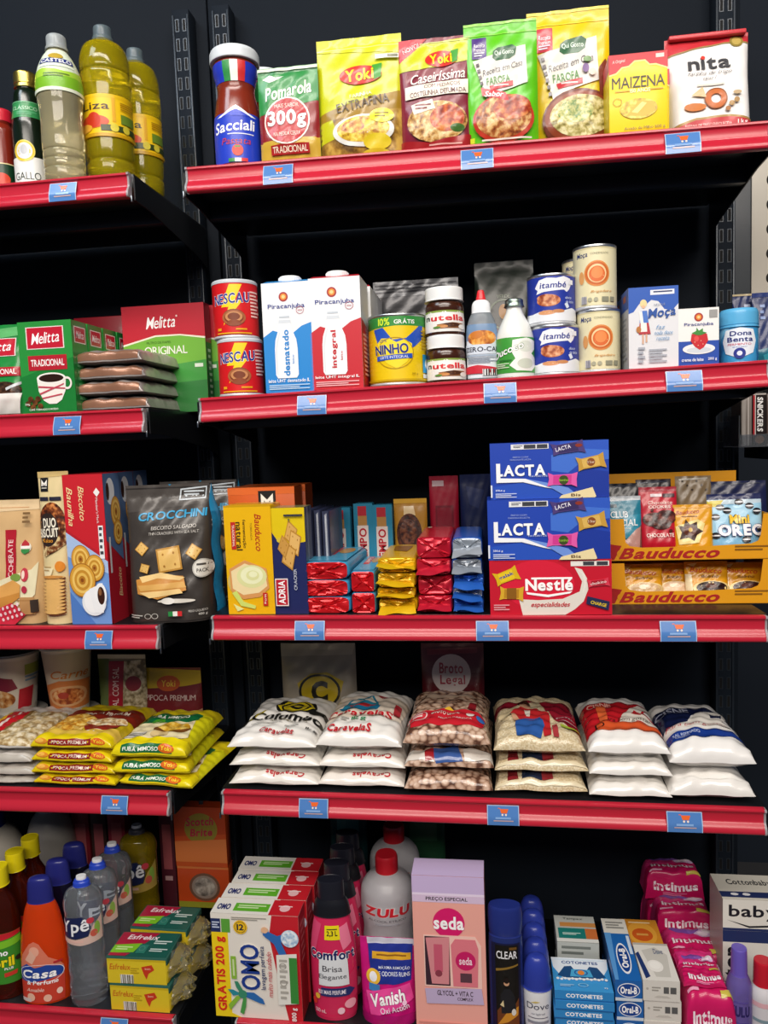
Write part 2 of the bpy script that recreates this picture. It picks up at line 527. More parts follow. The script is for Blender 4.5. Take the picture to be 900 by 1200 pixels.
# ---------------------------------------------------------------- the room and the gondola
BLK = mat('#16181c', 'steel'); BLK2 = mat('#0d0e11', 'steel')
mb = MB(); mb.box(-3, 3.2, -4, 1.2, -.05, 0, mat('#4a4a4c', 'gloss')); tag(mb.build('floor', smooth=False), kind='structure')
mb = MB(); mb.box(-3, 3.2, 1.15, 1.2, 0, 3.2, mat('#1b2430', 'matte')); tag(mb.build('wall_back', smooth=False), kind='structure')
mb = MB(); mb.box(-3, 3.2, -4, 1.2, 3.2, 3.25, mat('#15191f', 'matte')); tag(mb.build('ceiling', smooth=False), kind='structure')

def back_panel(x0, x1, label):
    t = thing('back_panel', label, 'shelf back panel', ((x0+x1)/2, .322, 0), group=None)
    w = x1-x0
    mb = MB()
    mb.bevbox(-w/2, w/2, 0, .012, .02, 2.45, mat('#141a22', 'panel'), .0015)
    mb.build('panel_sheet', t)
back_panel(-.95, -.064, 'dark blue-black steel back panel behind the left bay')
back_panel(-.060, .86, 'dark blue-black steel back panel behind the wide right bay')

def upright(x, label, z1=2.035):
    t = thing('upright_post', label, 'shelf upright', (x, .285, 0))
    mb = MB(); mb.bevbox(-.016, .016, 0, .034, 0, z1, mat('#161d26', 'panel'), .002)
    post = mb.build('post', t)
    mb = MB()
    z = .1
    k = 0
    while z < z1-.03:
        for sx in (-1, 1):
            mb.box(sx*.0065-.0034, sx*.0065+.0034, -.0006, .001, z-.0012, z+.0202, mat('#2c343c', 'steel'))  # lighter rim colour paints the highlight on the slot edges
            mb.box(sx*.0065-.0022, sx*.0065+.0022, -.0008, .001, z, z+.019, mat('#030304', 'matte'))
        z += .0333
    mb.build('slots', post, smooth=False)
    mb = MB()
    for sx in (-1, 1): mb.bevbox(sx*.0135-.0018, sx*.0135+.0018, -.0022, .0, .06, z1-.01, mat('#252d36', 'steel'), .0006)
    mb.build('edge_rib', post)
upright(-.100, 'black slotted steel upright ending the left bay, beside the gap')
upright(-.026, 'black slotted steel upright starting the right bay, beside the gap')
upright(.826, 'black slotted steel upright at the right end of the right bay')
RAIL = [(.006, 0), (-.003, 0), (-.0046, -.0012), (-.0046, -.0036), (-.002, -.0052), (-.0012, -.0075), (-.0012, -.0175), (-.0014, -.0190),
        (-.0022, -.0205), (-.0033, -.0220), (-.0046, -.0237), (-.0058, -.0255), (-.0068, -.0273), (-.0075, -.0291), (-.0079, -.0309), (-.0080, -.0327), (-.0077, -.0343), (-.0068, -.0354), (-.0056, -.0359), (.004, -.0358), (.004, -.004), (.006, -.004)]
def shelf(S, x0, x1, label):
    za, zb = rail_z(S, x0), rail_z(S, x1)
    t = thing('gondola_shelf', label, 'shelf', (x0, 0, za))
    t.rotation_euler = (0, -math.atan2(zb-za, x1-x0), 0)
    L = x1-x0
    mb = MB()
    mb.bevbox(0, L, .0065, .30, DECK-.02, DECK, mat('#17191d', 'steel'), .0012)
    mb.build('deck', t)
    mb = MB(); mb.bevbox(.0, L, .10, .118, -.045, DECK-.0205, mat('#1a1e24', 'steel'), .001); mb.build('stiffener', t)
    mb = MB(); mb.extr(RAIL, 0.006, L-.004, mat('#bd2438', 'rail')); rail = mb.build('price_rail', t)
    for a in (0, 1):
        x = L*a
        mb = MB()
        prof = [(.004, -.005), (.29, -.005), (.29, -.075), (.24, -.062), (.06, -.040), (.004, -.038)]
        sg = 1 if a else -1
        mb.extr(prof, x+(.0002 if a else -.0022), x+(.0022 if a else -.0002), mat('#14161a', 'steel')); mb.build('bracket', t)
        mb = MB(); e = [(y-.0012, z) for y, z in RAIL[:20]] + [(.004, -.036), (.006, -.002)]
        mb.extr(e, x-(.006 if a else -.0035), x-(.003 if a else -.0065), mat('#cfd4d8', 'haze')); o = mb.build('end_cap', rail); o['label'] = 'clear plastic end cap'
        mb = MB(); mb.bevbox(x-.001, x+.001, -.006, -.002, -.043, -.034, mat('#8d949c', 'metal'), .0004); mb.build('rail_clip', rail)
    return t
NM = ['top', 'second', 'third', 'fourth', 'bottom']
HOLD = [('oil bottles', 'food pouches'), ('coffee packs', 'milk cartons'), ('cracker bags', 'chocolate boxes'), ('cornmeal bags', 'sugar and rice bags'), ('dish soap bottles', 'soap powder boxes')]
for i in range(5):
    shelf('L%d' % (i+1), -.95, -.0796 if i < 4 else -.0954, '%s black shelf of the left bay with red rail, holding the %s' % (NM[i], HOLD[i][0]))
    shelf('R%d' % (i+1), 0, WB, '%s black shelf of the right bay with red rail, holding the %s' % (NM[i], HOLD[i][1]))

def price_tag(px0, px1, S, under):
    X0 = on_y((px0+px1)/2, 0, -.005)
    # follow the rail to the card's place
    lo, hi = -1.0, 1.0
    def col(X):
        d = Vector((X, -.005, rail_z(S, X)-.018))-CAM
        return 450+FPX*d.dot(_r)/d.dot(_f)
    tgt = (px0+px1)/2
    for _ in range(50):
        m = (lo+hi)/2
        if col(m) < tgt: lo = m
        else: hi = m
    X = (lo+hi)/2; w = (px1-px0)/(FPX/(Vector((X, -.005, rail_z(S, X)))-CAM).dot(_f))
    t = thing('price_tag', 'blue price card with cart on the rail ' + under, 'price tag', (X, -.0089, rail_z(S, X)-.0345), group='blue price cards on the red rails')
    h = .0275
    def Sf(u, v, o): return ((u-.5)*w, -o+ .0062*max(0, v-.35)/.65, v*h)
    mb = MB(); mb.grid(lambda u, v: Sf(u, v, 0), 1, 8, mat('#4f7fc0', 'gloss'))
    mb.grid(lambda u, v: Sf(1-u, v, -.0006), 1, 8, mat('#c8d2de', 'gloss'))
    for e in (0, 1): mb.grid(lambda a, v: Sf(e, v, -.0006*(a if e else 1-a)), 1, 8, mat('#c8d2de', 'gloss'))
    mb.grid(lambda u, a: Sf(u, 1, -.0006*a), 1, 1, mat('#c8d2de', 'gloss')); mb.grid(lambda u, a: Sf(u, 0, -.0006*(1-a)), 1, 1, mat('#c8d2de', 'gloss'))
    OR = '#e8682e'
    art = [R('#a9c4e6', 0, 0, 100, 3), R('#a9c4e6', 0, 0, 2.5, 100), R('#a9c4e6', 97.5, 0, 100, 100),
           P(OR, (34, 12), (40, 12), (42, 17), (67, 17), (62, 38), (44, 38), (40, 16), (34, 16)), C('#f4e0d0', 48, 45, 3), C('#f4e0d0', 59, 45, 3),
           R('#7fa6d8', 26, 56, 74, 66), R('#c9a9a8', 20, 72, 82, 78)]
    paint(mb, Sf, w, h, art, L=.006, fin='gloss', off=.0002, step=.00005)
    mb.build('card', t)
TAGS = [(57, 91, 'L1', 'below the vinegar and oil bottles'), (308, 344, 'R1', 'below the green and red sauce sachet'), (540, 578, 'R1', 'below the green seasoned flour pouch'), (780, 820, 'R1', 'below the white flour bag'),
        (62, 96, 'L2', 'below the green coffee packs'), (348, 383, 'R2', 'below the milk cartons'), (567, 605, 'R2', 'below the coconut milk bottle'), (781, 822, 'R2', 'below the strawberry cream carton'),
        (99, 133, 'L3', 'below the red butter biscuit box'), (345, 381, 'R3', 'below the cracker packs'), (558, 596, 'R3', 'below the red and blue chocolate boxes'), (774, 815, 'R3', 'below the yellow snack display boxes'),
        (118, 151, 'L4', 'below the popcorn bags'), (350, 385, 'R4', 'below the sugar bags'), (571, 608, 'R4', 'below the bean and rice bags'), (782, 822, 'R4', 'below the white salt bags'),
        (117, 151, 'L5', 'below the yellow sponge packs')]
for a in TAGS: price_tag(*a)
# ================================================================ top shelf, left bay: oils and vinegar
YO = dict(c='#f0c814')
t = bottle('sauce_bottle', 'red-capped sauce bottle at the left edge of the top shelf', 'bottle', Spot(-14, 15, 131, 'L1', .06),
    [(0,0),(0,0),(.93,0),(1,.02),(1,.1),(1,.7),(.95,.78),(.8,.83),(.8,.83),(.8,.87),(0,.87)], mat('#7c2416','gloss'),
    [('cap', [(0,.86),(0,.86),(.9,.86),(.9,.86),(.92,.98),(.86,1),(.86,1),(0,1)], mat('#cf2238','plas'), 'red screw cap')],
    [(.06,.36,'#123a22',[E('#d23a1c',50,62,20,24), R('#e8d9a0',0,0,100,4)],170)])
t = bottle('olive_oil_bottle', 'dark glass olive oil bottle with gold cap and green neck label', 'bottle', Spot(13.5, 48.5, 87, 'L1', .055),
    [(0,0),(0,0),(.9,0),(.98,.02),(.98,.1),(.98,.5),(.93,.6),(.84,.68),(.8,.74),(.72,.82),(.6,.86),(.6,.86),(.56,.9),(0,.9)], mat('#0d1a10','gloss'),
    [('cap', [(0,.868),(0,.868),(.62,.868),(.66,.875),(.64,.9),(.67,.905),(.67,.905),(.66,.985),(.6,1),(.6,1),(0,1)], mat('#d9bf62','metal'), 'gold screw cap')],
    [(.01,.27,'#e9ebe8',[T('#26332c','GALLO',44,60,56,24,b=.0), R('#3d9b50',0,90,100,100), R('#9aa39c',30,82,70,85)],170),
     (.60,.735,'#2f8a4d',[T('#bfe0c4','CLÁSSICO',46,38,64,28,b=0), R('#6db583',0,0,100,5), BARS('#5fae7b',28,65,74,88,2)],170),
     (.18,.46,None,[C('#e3c325',40,50,25), C('#d9dcdf',40,50,19), E('#b9bcc0',40,46,8,14), G('#f2dc6a',40,50,25,None,.08)],150,0,'medallion')])
t = bottle('vinegar_bottle', 'clear ribbed vinegar bottle with green shoulder sleeve', 'bottle', Spot(43, 92, 43, 'L1', .034),
    [(0,0),(0,0),(.72,0),(.86,.015),(.9,.05),(.9,.09),(.86,.10),(.9,.115),(.9,.15),(.86,.16),(.9,.175),(.9,.21),(.87,.22),(.91,.235),(.92,.30),(.9,.40),(.93,.5),(.97,.56),(1,.64),(.97,.70),(.84,.78),(.62,.85),(.46,.885),(.42,.9),(.42,.9),(.4,.93),(0,.93)], mat('#e8deb0','liq'),
    [('cap', [(0,.9),(0,.9),(.44,.9),(.48,.905),(.47,.92),(.43,.925),(.43,.925),(.42,.985),(.36,1),(.36,1),(0,1)], mat('#d5dde0','haze'), 'translucent white screw cap')],
    [(.585,.885,'#d9e4cf',[R('#7cb827',0,56,100,100), P('#a5cf3d',(0,56),(30,50),(60,56),(100,48),(100,66),(0,70)), R('#1f2f79',22,26,78,38), T('#ffffff','CASTELO',50,32,50,9), E('#b79a35',50,20,13,7), BARS('#5a7a30',33,62,67,72,2), R('#e8efd8',0,93,100,100), R('#eef2e6',24,44,76,46)],190,0,'sleeve')], rz=0)
OILP = [(0,0),(0,0),(.74,0),(.86,.012),(.9,.05),(.86,.075),(.92,.1),(.94,.16),(.88,.18),(.93,.2),(.96,.25),(.97,.3),(.97,.3),(.97,.55),(.97,.55),(.98,.58),(1,.62),(1,.67),(.99,.7),(.92,.71),(.97,.73),(.95,.8),(.8,.87),(.5,.905),(.38,.92),(.38,.92),(.36,.94),(0,.94)]
oilart = [R('#e9bd10',0,0,100,9), T('#3b2a14','Liza',37,27,36,18,b=.01), R('#e0a80a',58,8,62,64), E('#d8481c',34,64,20,15), C('#c9361a',35,60,9), E('#f1b23a',20,78,13,10), R('#35451d',44,72,100,86), C('#d9c93a',60,78,5), C('#d9c93a',75,78,5), R('#6d8a2a',68,44,90,66), BARS('#b58c10',68,16,92,36,4), R('#c89a0c',0,92,100,100)]
oil = bottle('cooking_oil_bottle', 'large yellow cooking oil bottle standing in front on the left top shelf', 'bottle', Spot(94, 149, 33, 'L1', .088),
    OILP, mat('#ecd820','liq'),
    [('cap', [(0,.915),(0,.915),(.38,.915),(.41,.92),(.4,.935),(.36,.94),(.36,.94),(.35,.992),(.31,1),(.31,1),(0,1)], mat('#7d8f98','haze'), 'grey translucent cap')],
    [(.30,.55,'#f2c713',oilart,190)])
o2 = on_y(163, 150, .166); k2 = (on_y(150, 60, .166).z-oil.location.z)/Spot(94, 149, 33, 'L1', .088).h
dup(oil, (o2.x, .166-.036*k2, oil.location.z), 'second yellow oil bottle, half hidden behind the front one', scale=(k2*.95, k2*.95, k2))

# ================================================================ top shelf, right bay
flag = [R('#2c8a45',0,0,33.4,100), R('#f1efe8',33.3,0,66.7,100), R('#cc2a2c',66.6,0,100,100)]
def fl(x0,y0,x1,y1): return [R('#2c8a45',x0,y0,x0+(x1-x0)/3,y1), R('#f1efe8',x0+(x1-x0)/3,y0,x0+(x1-x0)*2/3,y1), R('#cc2a2c',x0+(x1-x0)*2/3,y0,x1,y1)]
jar = bottle('tomato_sauce_jar', 'waisted tomato sauce jar with white lid and blue label', 'jar', Spot(248, 304, 62, 'R1', .037),
    [(0,0),(0,0),(.86,0),(.93,.015),(.95,.06),(.95,.3),(.93,.42),(.84,.55),(.76,.63),(.75,.68),(.8,.74),(.86,.79),(.88,.86),(.84,.89),(.84,.89),(0,.9)], mat('#7d2b1b','gloss'),
    [('lid', [(.9,.885),(.98,.885),(1,.895),(1,.895),(1,.95),(.98,.965),(.93,.985),(.85,.99),(.8,.978),(.8,.978),(0,.978)], mat('#d6dde2','plas'), 'white twist lid')],
    [(.02,.43,'#2340c4',[T('#ffffff','Sacciali',46,26,58,22,sh=.15,b=.018,rot=3), R('#dfe5f5',38,42,72,44), T('#c23a4a','Passata',48,57,38,13,sh=.25,b=.0), C('#d8321e',50,76,7), R('#3a8a3a',47,67,53,71), fl(38,92,62,99)],190),
     (.40,.54,None,[P('#f2f2f4',(22,100),(34,80),(44,50),(50,34),(56,50),(66,80),(78,100),(70,100),(62,84),(56,70),(50,60),(44,70),(38,84),(30,100)), P('#2340c4',(30,100),(38,84),(44,70),(50,60),(56,70),(62,84),(70,100))],190,0,'arch'),
     (.70,.86,'#2438b8',[fl(34,0,66,100)],190,0,'neck_label')])
dup(jar, (jar.location.x+.021, jar.location.y+.075, jar.location.z), 'second tomato sauce jar standing hidden behind the front jar')

pouch('sauce_sachet', 'green and red tomato sauce sachet marked 300g', 'pouch', Spot(300, 371, 73, 'R1', .005), .012, '#247a3c',
    [P('#8a1f22',(0,46),(100,34),(100,80),(0,80)), P('#c9a63a',(0,78),(100,76),(100,100),(0,100)), P('#2d8a44',(0,8),(100,6),(100,38),(50,44),(0,50)),
     P('#e9f2e6',(8,12),(20,16),(30,14),(44,10),(30,11),(20,8)), R('#cfe3c8',0,1,100,4),
     T('#f6f3ea','Pomarola',50,26,78,14,sh=.25,b=.02,rot=7), C('#f3e2d8',48,58,38), C('#b51d27',48,58,35.5), T('#f0d8cc','MAIS SABOR',48,42,40,4.2,b=0),
     TO('#ffffff','#7a1016','300g',48,57,64,20,b=.03), T('#f0d8cc','NA MEDIDA CERTA',48,72,44,4.2,b=0), R('#a51e20',20,83,84,93), T('#f4ead2','TRADICIONAL',52,88,58,6.5,b=.01)], seed=1, square=2.6)
YOKI = lambda cx, cy, w: [E('#d3281f',cx,cy,w,w*.32), P('#3f9b35',(cx+w*.55,cy-w*.3),(cx+w*1.02,cy-w*.34),(cx+w*.95,cy+w*.12),(cx+w*.62,cy+w*.22)), TO('#ffe21a','#8a1512','Yoki',cx-w*.05,cy,w*1.35,w*.4,b=.03,rot=3)]
pouch('flour_pouch', 'large lime yellow pouch of extra fine flour with plate picture', 'pouch', Spot(368, 469, 35, 'R1', .005), .02, '#c8cc14',
    [P('#d8d520',(0,0),(100,6),(100,16),(0,10)), R('#f0ee9a',0,8.5,100,9.2), P('#9d7a1c',(0,63),(30,58),(100,47),(100,62),(50,68),(0,70)), P(('noise',60,'#5a3d14','#a07a2e','#c9a44a'),(0,70),(50,67),(100,62),(100,100),(0,100)),
     P('#c3c61c',(0,70),(18,69),(24,84),(0,88)), YOKI(52,33,25), T('#f0ead0','FARINHA',52,50,26,3,b=.0,rot=6), T('#4a3210','EXTRAFINA',54,57,62,7.5,b=.012,rot=8),
     E('#dfe0d8',54,80,36,13), E(('noise',150,'#a8701a','#d9b52e','#e9d65a'),54,79,31,10.5), E(('noise',120,'#8a3a1a','#c9862e','#e6c858'),42,77,14,5), E('#d9c322',70,90,16,6.5), E('#c7ae1c',68,99,16,4), E('#efe322',76,69,14,6), BARS('#8a7a16',68,66.5,84,71.5,2), R('#f3f3e8',70,17.5,97,21), R('#6a6a50',84,18,96,20.5)], seed=2, foot=.55)
pouch('seasoned_flour_pouch', 'maroon pouch of seasoned flour with red corner flash', 'pouch', Spot(466, 551, 37, 'R1', .005), .017, '#7e1d33',
    [P('#c3c91c',(0,6),(100,2),(100,22),(60,27),(0,28)), P('#c8243a',(0,0),(40,0),(14,14),(0,20)), T('#f4dede','NOVO!',17,7.5,24,4,rot=22,b=.01), R('#d9dd7a',30,4,100,4.6), YOKI(60,20,23), T('#f7f2ea','Caseiríssima',54,35.5,76,9,sh=.3,b=.006,rot=4),
     P('#e6dfcf',(8,43),(96,39.5),(96,52),(8,54)), T('#6b2430','COM PEDAÇOS',60,44.3,50,4,b=.0,rot=2), T('#5b1e2a','COSTELINHA DEFUMADA',54,50,78,4.3,b=.008,rot=2),
     E(('noise',130,'#7a4a1c','#c79a54','#e4cc92'),52,76,42,18), E(('noise',90,'#7a1f0e','#b5481e','#d98a3c'),66,74,24,12), E('#3d6a28',80,83,10,3.5), P('#e6ddcd',(16,60),(46,56),(50,65),(20,69)), BARS('#7e3a40',22,60,44,66,2), P('#9c1f24',(0,90),(40,94),(100,88),(100,100),(0,100)), BARS('#d7a9a0',40,95.5,86,98,1)], seed=3, foot=.55)
def farofa(bg, tagc, hi, bowl):
    return [R(hi,0,0,100,2), R(hi,0,9.5,100,10.2), R(tagc,11,12,31,29), T('#efe9f2','Receita',21,18.5,15,3,sh=.2,b=0), T('#efe9f2','Premium',21,22,15,3,b=0), BARS('#d8d2e2',14,24,28,28,2),
     P('#ddd9cf',(12,31),(62,24),(84,21),(86,52),(50,58),(30,64),(24,52)), P('#1f5a33',(40,24.5),(46,22),(66,20.5),(72,23),(70,29),(62,32),(44,32.5),(39,30)), T('#dfeee0','Qui Gosto',55,26.5,26,4.2,b=.01),
     T('#54525c','Receita em Casa',52,39,56,5,sh=.35,b=-.004,rot=11), T('#4b8a3c','FAROFA',46,48.5,32,6,b=.02,rot=5), P('#c22532',(34,53),(66,50),(66,54),(36,57)), R('#f1d9d6',40,52.6,60,53.6)] + \
     [P('#6a6468',(16+i*1.6,34+i*5),(20+i*1.6,33.4+i*5),(21+i*1.6,36+i*5),(17+i*1.6,36.6+i*5)) for i in range(6)] + bowl
pouch('farofa_pouch', 'bright green farofa pouch with purple corner tag', 'pouch', Spot(543, 630, 18, 'R1', .006), .016, '#5cbf16',
    farofa('','#4a2f7e','#8fdd4a',[E('#b5341e',52,80,42,19), E(('noise',110,'#6a2c12','#b06a34','#dcb878'),52,79,38,16.5), E(('noise',80,'#6e1a0c','#a83e1c','#d88a4c'),64,72,26,10), P('#d42a34',(22,54),(56,60),(60,67),(24,61)), T('#ffffff','Sabor',40,60.5,26,4.5,b=.01,rot=-6,sh=.2), R('#c9d62a',6,93,12,97), BARS('#e8e4d8',22,95.5,90,98,1)]), seed=4, foot=.5)
pouch('farofa_pouch', 'tall yellow farofa pouch with red corner tag and brown bowl', 'pouch', Spot(618, 716, 3, 'R1', .050), .018, '#e2c20c',
    farofa('','#c22738','#f2dc4a',[E('#6d2c18',62,79,46,21), E('#8d3f22',62,78,43,18), P('#7a3420',(86,44),(94,38),(99,44),(98,60),(86,64)), E(('noise',140,'#7f7434','#c4b876','#ece4b4'),63,77,38,14.5), E(('noise',160,'#4f7a2a','#b8b86a','#e2dca8'),56,74,22,8), E('#7a5a94',70,44,4,3), E('#d9b9a4',78,47,4,2.5), E('#5a8a3c',72,38,5,2), E('#cf2b1c',24,96,5,2.4), BARS('#f0e6c8',50,96.5,92,98.3,1)]), seed=5, foot=.5)
MZ = [P('#d42733',(0,0),(100,0),(100,21),(80,15),(70,15),(62,9),(44,9),(34,15),(22,16),(12,23),(0,25)), P('#f6e98a',(0,25),(12,23),(22,16),(34,15),(44,9),(62,9),(70,15),(80,15),(100,21),(100,23),(80,17),(69,17),(61,11),(45,11),(35,17),(23,18),(13,25),(0,27)),
      T('#f5dcd6','A Original',17,9,22,5,sh=.2,b=0,rot=5), R('#f0cfc8',80,3,94,8), T('#2a2018','MAIZENA',50,36,90,14,b=.0), R('#e8a90a',10,46,36,47.5), T('#fdf6d0','150 ANOS',53,47,34,5,b=.015), R('#e8a90a',70,46,92,47.5),
      E(('noise',160,'#b38a10','#d9bd2a','#efe06a'),50,70,32,13), P('#c9aa1c',(30,78),(50,60),(74,62),(80,74),(60,80)), P('#efe27a',(38,74),(56,62),(64,64),(48,76)), G('#b8930f',14,60,8,5,.15), T('#5a4510','Amido de Milho 500 g',60,95,70,4.5,b=0)]
mz = carton('cornstarch_box', 'yellow cornstarch box with red top in front of its twin', 'box', Spot(713.5, 782.5, 62, 'R1', .004), .05, '#f3d60a', {'F': MZ, 'R': [R('#d42733',0,0,100,20), BARS('#8a7010',15,30,85,80,8)], 'L': [R('#d42733',0,0,100,20)], 'T': [R('#d42733',0,0,100,100)]})
dup(mz, (mz.location.x+.0145, mz.location.y+.056, mz.location.z), 'second cornstarch box, only its edge showing behind the first')
t, p = pouch('wheat_flour_bag', 'white paper wheat flour bag with red top and bottom bands', 'bag', Spot(785, 886, 28, 'R1', .045), .034, '#e9e8e6',
    [P('#c32e38',(0,0),(100,0),(100,9),(70,8),(30,12),(0,17)), P('#9c8450',(0,17),(30,12),(70,8),(100,9),(100,10.3),(70,9.5),(30,13.3),(0,18.5)), C('#8d7a35',85,8,8), C('#b8a154',85,8,5.5),
     T('#3a3b40','nita',50,28,50,13,b=.022), C('#d83a30',43.6,22.3,2.6), T('#6a6668','farinha de trigo',50,38.5,52,4.5,sh=.35,b=-.004), T('#6a6668','tipo 1',50,43.5,16,3.8,sh=.35,b=-.004),
     R('#d9d2c8',34,49,66,51), G('#c0662a',55,64,13,None,.55), G('#8a4a1e',55,64,13.5,None,.1), E('#c9793e',30,71,13,4), P('#d9b98a',(26,60),(40,52),(44,62)), E('#a9844e',73,70,3.4,2.4), E('#a9844e',79,67,3.4,2.4), E('#a8744a',68,75,3.2,2.2), E('#b9a07a',80,60,5,2),
     P('#a8854a',(0,88),(30,82),(70,81),(100,86),(100,88),(70,83),(30,84),(0,91)), P('#bf2b36',(0,91),(30,84),(70,83),(100,88),(100,100),(0,100)), T('#f0c9c6','FARINHA DE TRIGO ENRIQUECIDA',44,89.5,54,3.6,b=0), T('#f0c9c6','COM FERRO E ÁCIDO FÓLICO - TIPO 1',46,95,60,3.6,b=0), T('#fbf0ee','1 kg',84,89,12,5,b=.015)], fin='card', seed=6, square=9, seal=.03, foot=.95, wr=.0008)
mb = MB(); mb.bevbox(-p.w*.46, p.w*.46, .024, .044, p.h-.004, p.h+.002, mat('#c9363e','card'), .0015); mb.build('top_fold', t)
# ================================================================ second shelf, left bay: coffee
def script(c, s, *a, **k): return T(c, s, *a, sh=.35, b=.004, **k)
MEL = lambda cx, cy, w, h, rot=0: [R('#f2e4e2',cx-w/2,cy-h/2,cx+w/2,cy+h/2), R('#c11d33',cx-w/2*.95,cy-h/2*.93,cx+w/2*.95,cy+h/2*.93), script('#ffffff','Melitta',cx,cy,w*.76,h*.5,rot=4)]
cup = [E('#e8e4dc',50,68,0.1,0.1), P('#f0ece4',(30,62),(84,62),(82,76),(74,86),(64,90),(50,90),(40,86),(32,76)), E('#f4f1ea',57,62,27,6), E('#2a160c',57,62,23,4.4), G('#e9e5dd',86,68,9,7,.35), P('#c2485a',(32,70),(82,73),(82,74.5),(32,72)), P('#c2485a',(34,78),(80,68),(80,69.5),(34,80)), P('#c2485a',(38,83),(76,79),(76,80.5),(38,84.5))]
beans = [E(('noise',80,'#3a2010','#5a3418','#7a4c24'),x,y,5,3) for x, y in ((16,84),(24,88),(11,89),(30,84),(20,93),(34,92))]
brick = [P('#2a8f3c',(0,0),(100,0),(100,40),(0,60)), P('#1c7a33',(0,60),(100,40),(100,100),(0,100)), MEL(50,18,70,24), R('#b3202f',16,37,88,53), T('#f6f0ee','TRADICIONAL',52,45,62,7.5,b=.018), cup, beans, T('#e6f0e2','CAFÉ TORRADO E MOÍDO',40,95.5,54,2.6,b=.01), T('#e6f0e2','250g',10,90,9,2.6,b=.01)]
side = [P('#1f7f38',(0,0),(100,0),(100,100),(0,100)), R('#f2e4e2',14,6,90,24), R('#b41e32',18,7,86,23), script('#ffffff','Melitta',52,15,54,8), BARS('#54a064',20,40,80,90,7)]
sp = Spot(22, 85, 376, 'L2', .02)
ck = carton('coffee_pack', 'green coffee brick pack with cup picture, front of its row', 'coffee pack', sp, .044, '#1f8238', {'F': brick, 'R': side, 'L': side}, fin='film', bev=.0025)
for k, l in enumerate(('second green coffee brick pack behind the cup-picture one', 'third green coffee brick pack back from the shelf front', 'rearmost green coffee brick pack in the row')):
    dup(ck, (sp.x+.001*(k+1), .02+.0475*(k+1), sp.z), l)
pouch('coffee_bag', 'green soft coffee bag cut by the left edge beside the brick packs', 'coffee pack', Spot(-42, 21, 379, 'L2', .028), .02, '#1f8a3e',
    [P('#5fb46c',(20,6),(100,2),(100,12),(30,16)), MEL(50,25,74,20), R('#b3202f',8,47,100,57), T('#f6f0ee','TRADICIONAL',54,52,70,6,b=.015), E(('noise',150,'#1c0f08','#3a2212','#5a3820'),66,72,30,9), P('#efece6',(30,76),(96,76),(88,98),(40,98)), P('#c9ccd0',(70,70),(100,62),(100,65),(72,73))], seed=8, square=5)  # light green band near the top is painted glare
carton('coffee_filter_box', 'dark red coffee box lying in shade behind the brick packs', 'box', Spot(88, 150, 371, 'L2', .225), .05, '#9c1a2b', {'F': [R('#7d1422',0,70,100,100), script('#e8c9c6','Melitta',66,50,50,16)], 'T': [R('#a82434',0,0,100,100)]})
sp = Spot(143.5, 240, 357, 'L2', .165)
FO = [P('#c11f32',(0,0),(100,0),(100,37),(70,33),(40,33),(0,42)), P('#f0ead8',(0,42),(40,33),(70,33),(100,37),(100,39),(70,34.5),(40,34.8),(0,44)), P('#74b63c',(0,44),(40,34.8),(70,34.5),(100,39),(100,70),(0,80)), P('#3f9a3e',(0,72),(100,62),(100,84),(0,90)), P('#2a7a35',(0,90),(100,84),(100,100),(0,100)),
      script('#ffffff','Melitta',47,19,36,13,rot=2), R('#f2d0cc',66,12,68,14), T('#4e7d28','FILTRO DE PAPEL',44,41,30,2.6,b=0), T('#f3f4e6','ORIGINAL',52,50,52,9,b=.006), R('#e2eedc',86,66,96,70)]
fb = carton('coffee_filter_box', 'red and green coffee filter box lettered ORIGINAL', 'box', sp, .026, '#7a1c28', {'F': yscale(FO, .84)+[R('#2a7a35',0,83.9,100,100)], 'R': [R('#9c1c2c',0,0,100,36), R('#1f6a35',0,36,100,100), BARS('#c9d9c4',30,42,80,92,9)], 'L': [R('#1f6a35',0,36,100,100)], 'T': [R('#c11f32',0,0,100,100)]})
dup(fb, (sp.x+.012, sp.Y+.032, sp.z), 'second coffee filter box, a red and green strip behind the first')
zc = 0
foilw = on_y(169, 450, .03).x-on_y(85, 450, .03).x
x0 = (on_y(169, 450, .03).x+on_y(85, 450, .03).x)/2
zt = on_y(120, 408, .03).z; zb = deck('L2', x0); th = (zt-zb)/4
for k, l in enumerate(('bottom dark foil coffee brick of the stack of four', 'second dark foil coffee brick from the bottom', 'third dark foil coffee brick from the bottom', 'top dark foil coffee brick of the stack of four')):
    t = pillow('foil_coffee_brick', l, 'coffee pack', (x0+(.004,-.003,.001,0)[k], .03+(.006,0,.004,0)[k], zb+th*k), foilw, .18, th*.97, '#a39b97',
        [P('#9c7058',(5,90),(95,90),(95,99),(5,99)), R('#5a5452',30,42,70,50)], fin='foil', seed=10+k, wr=.0012, n=.35, pinch=.03, ex=8, low=.15, rz=(.02,-.02,.01,-.03)[k], group='dark foil coffee bricks')  # brown front end stands in for a reflection in the foil

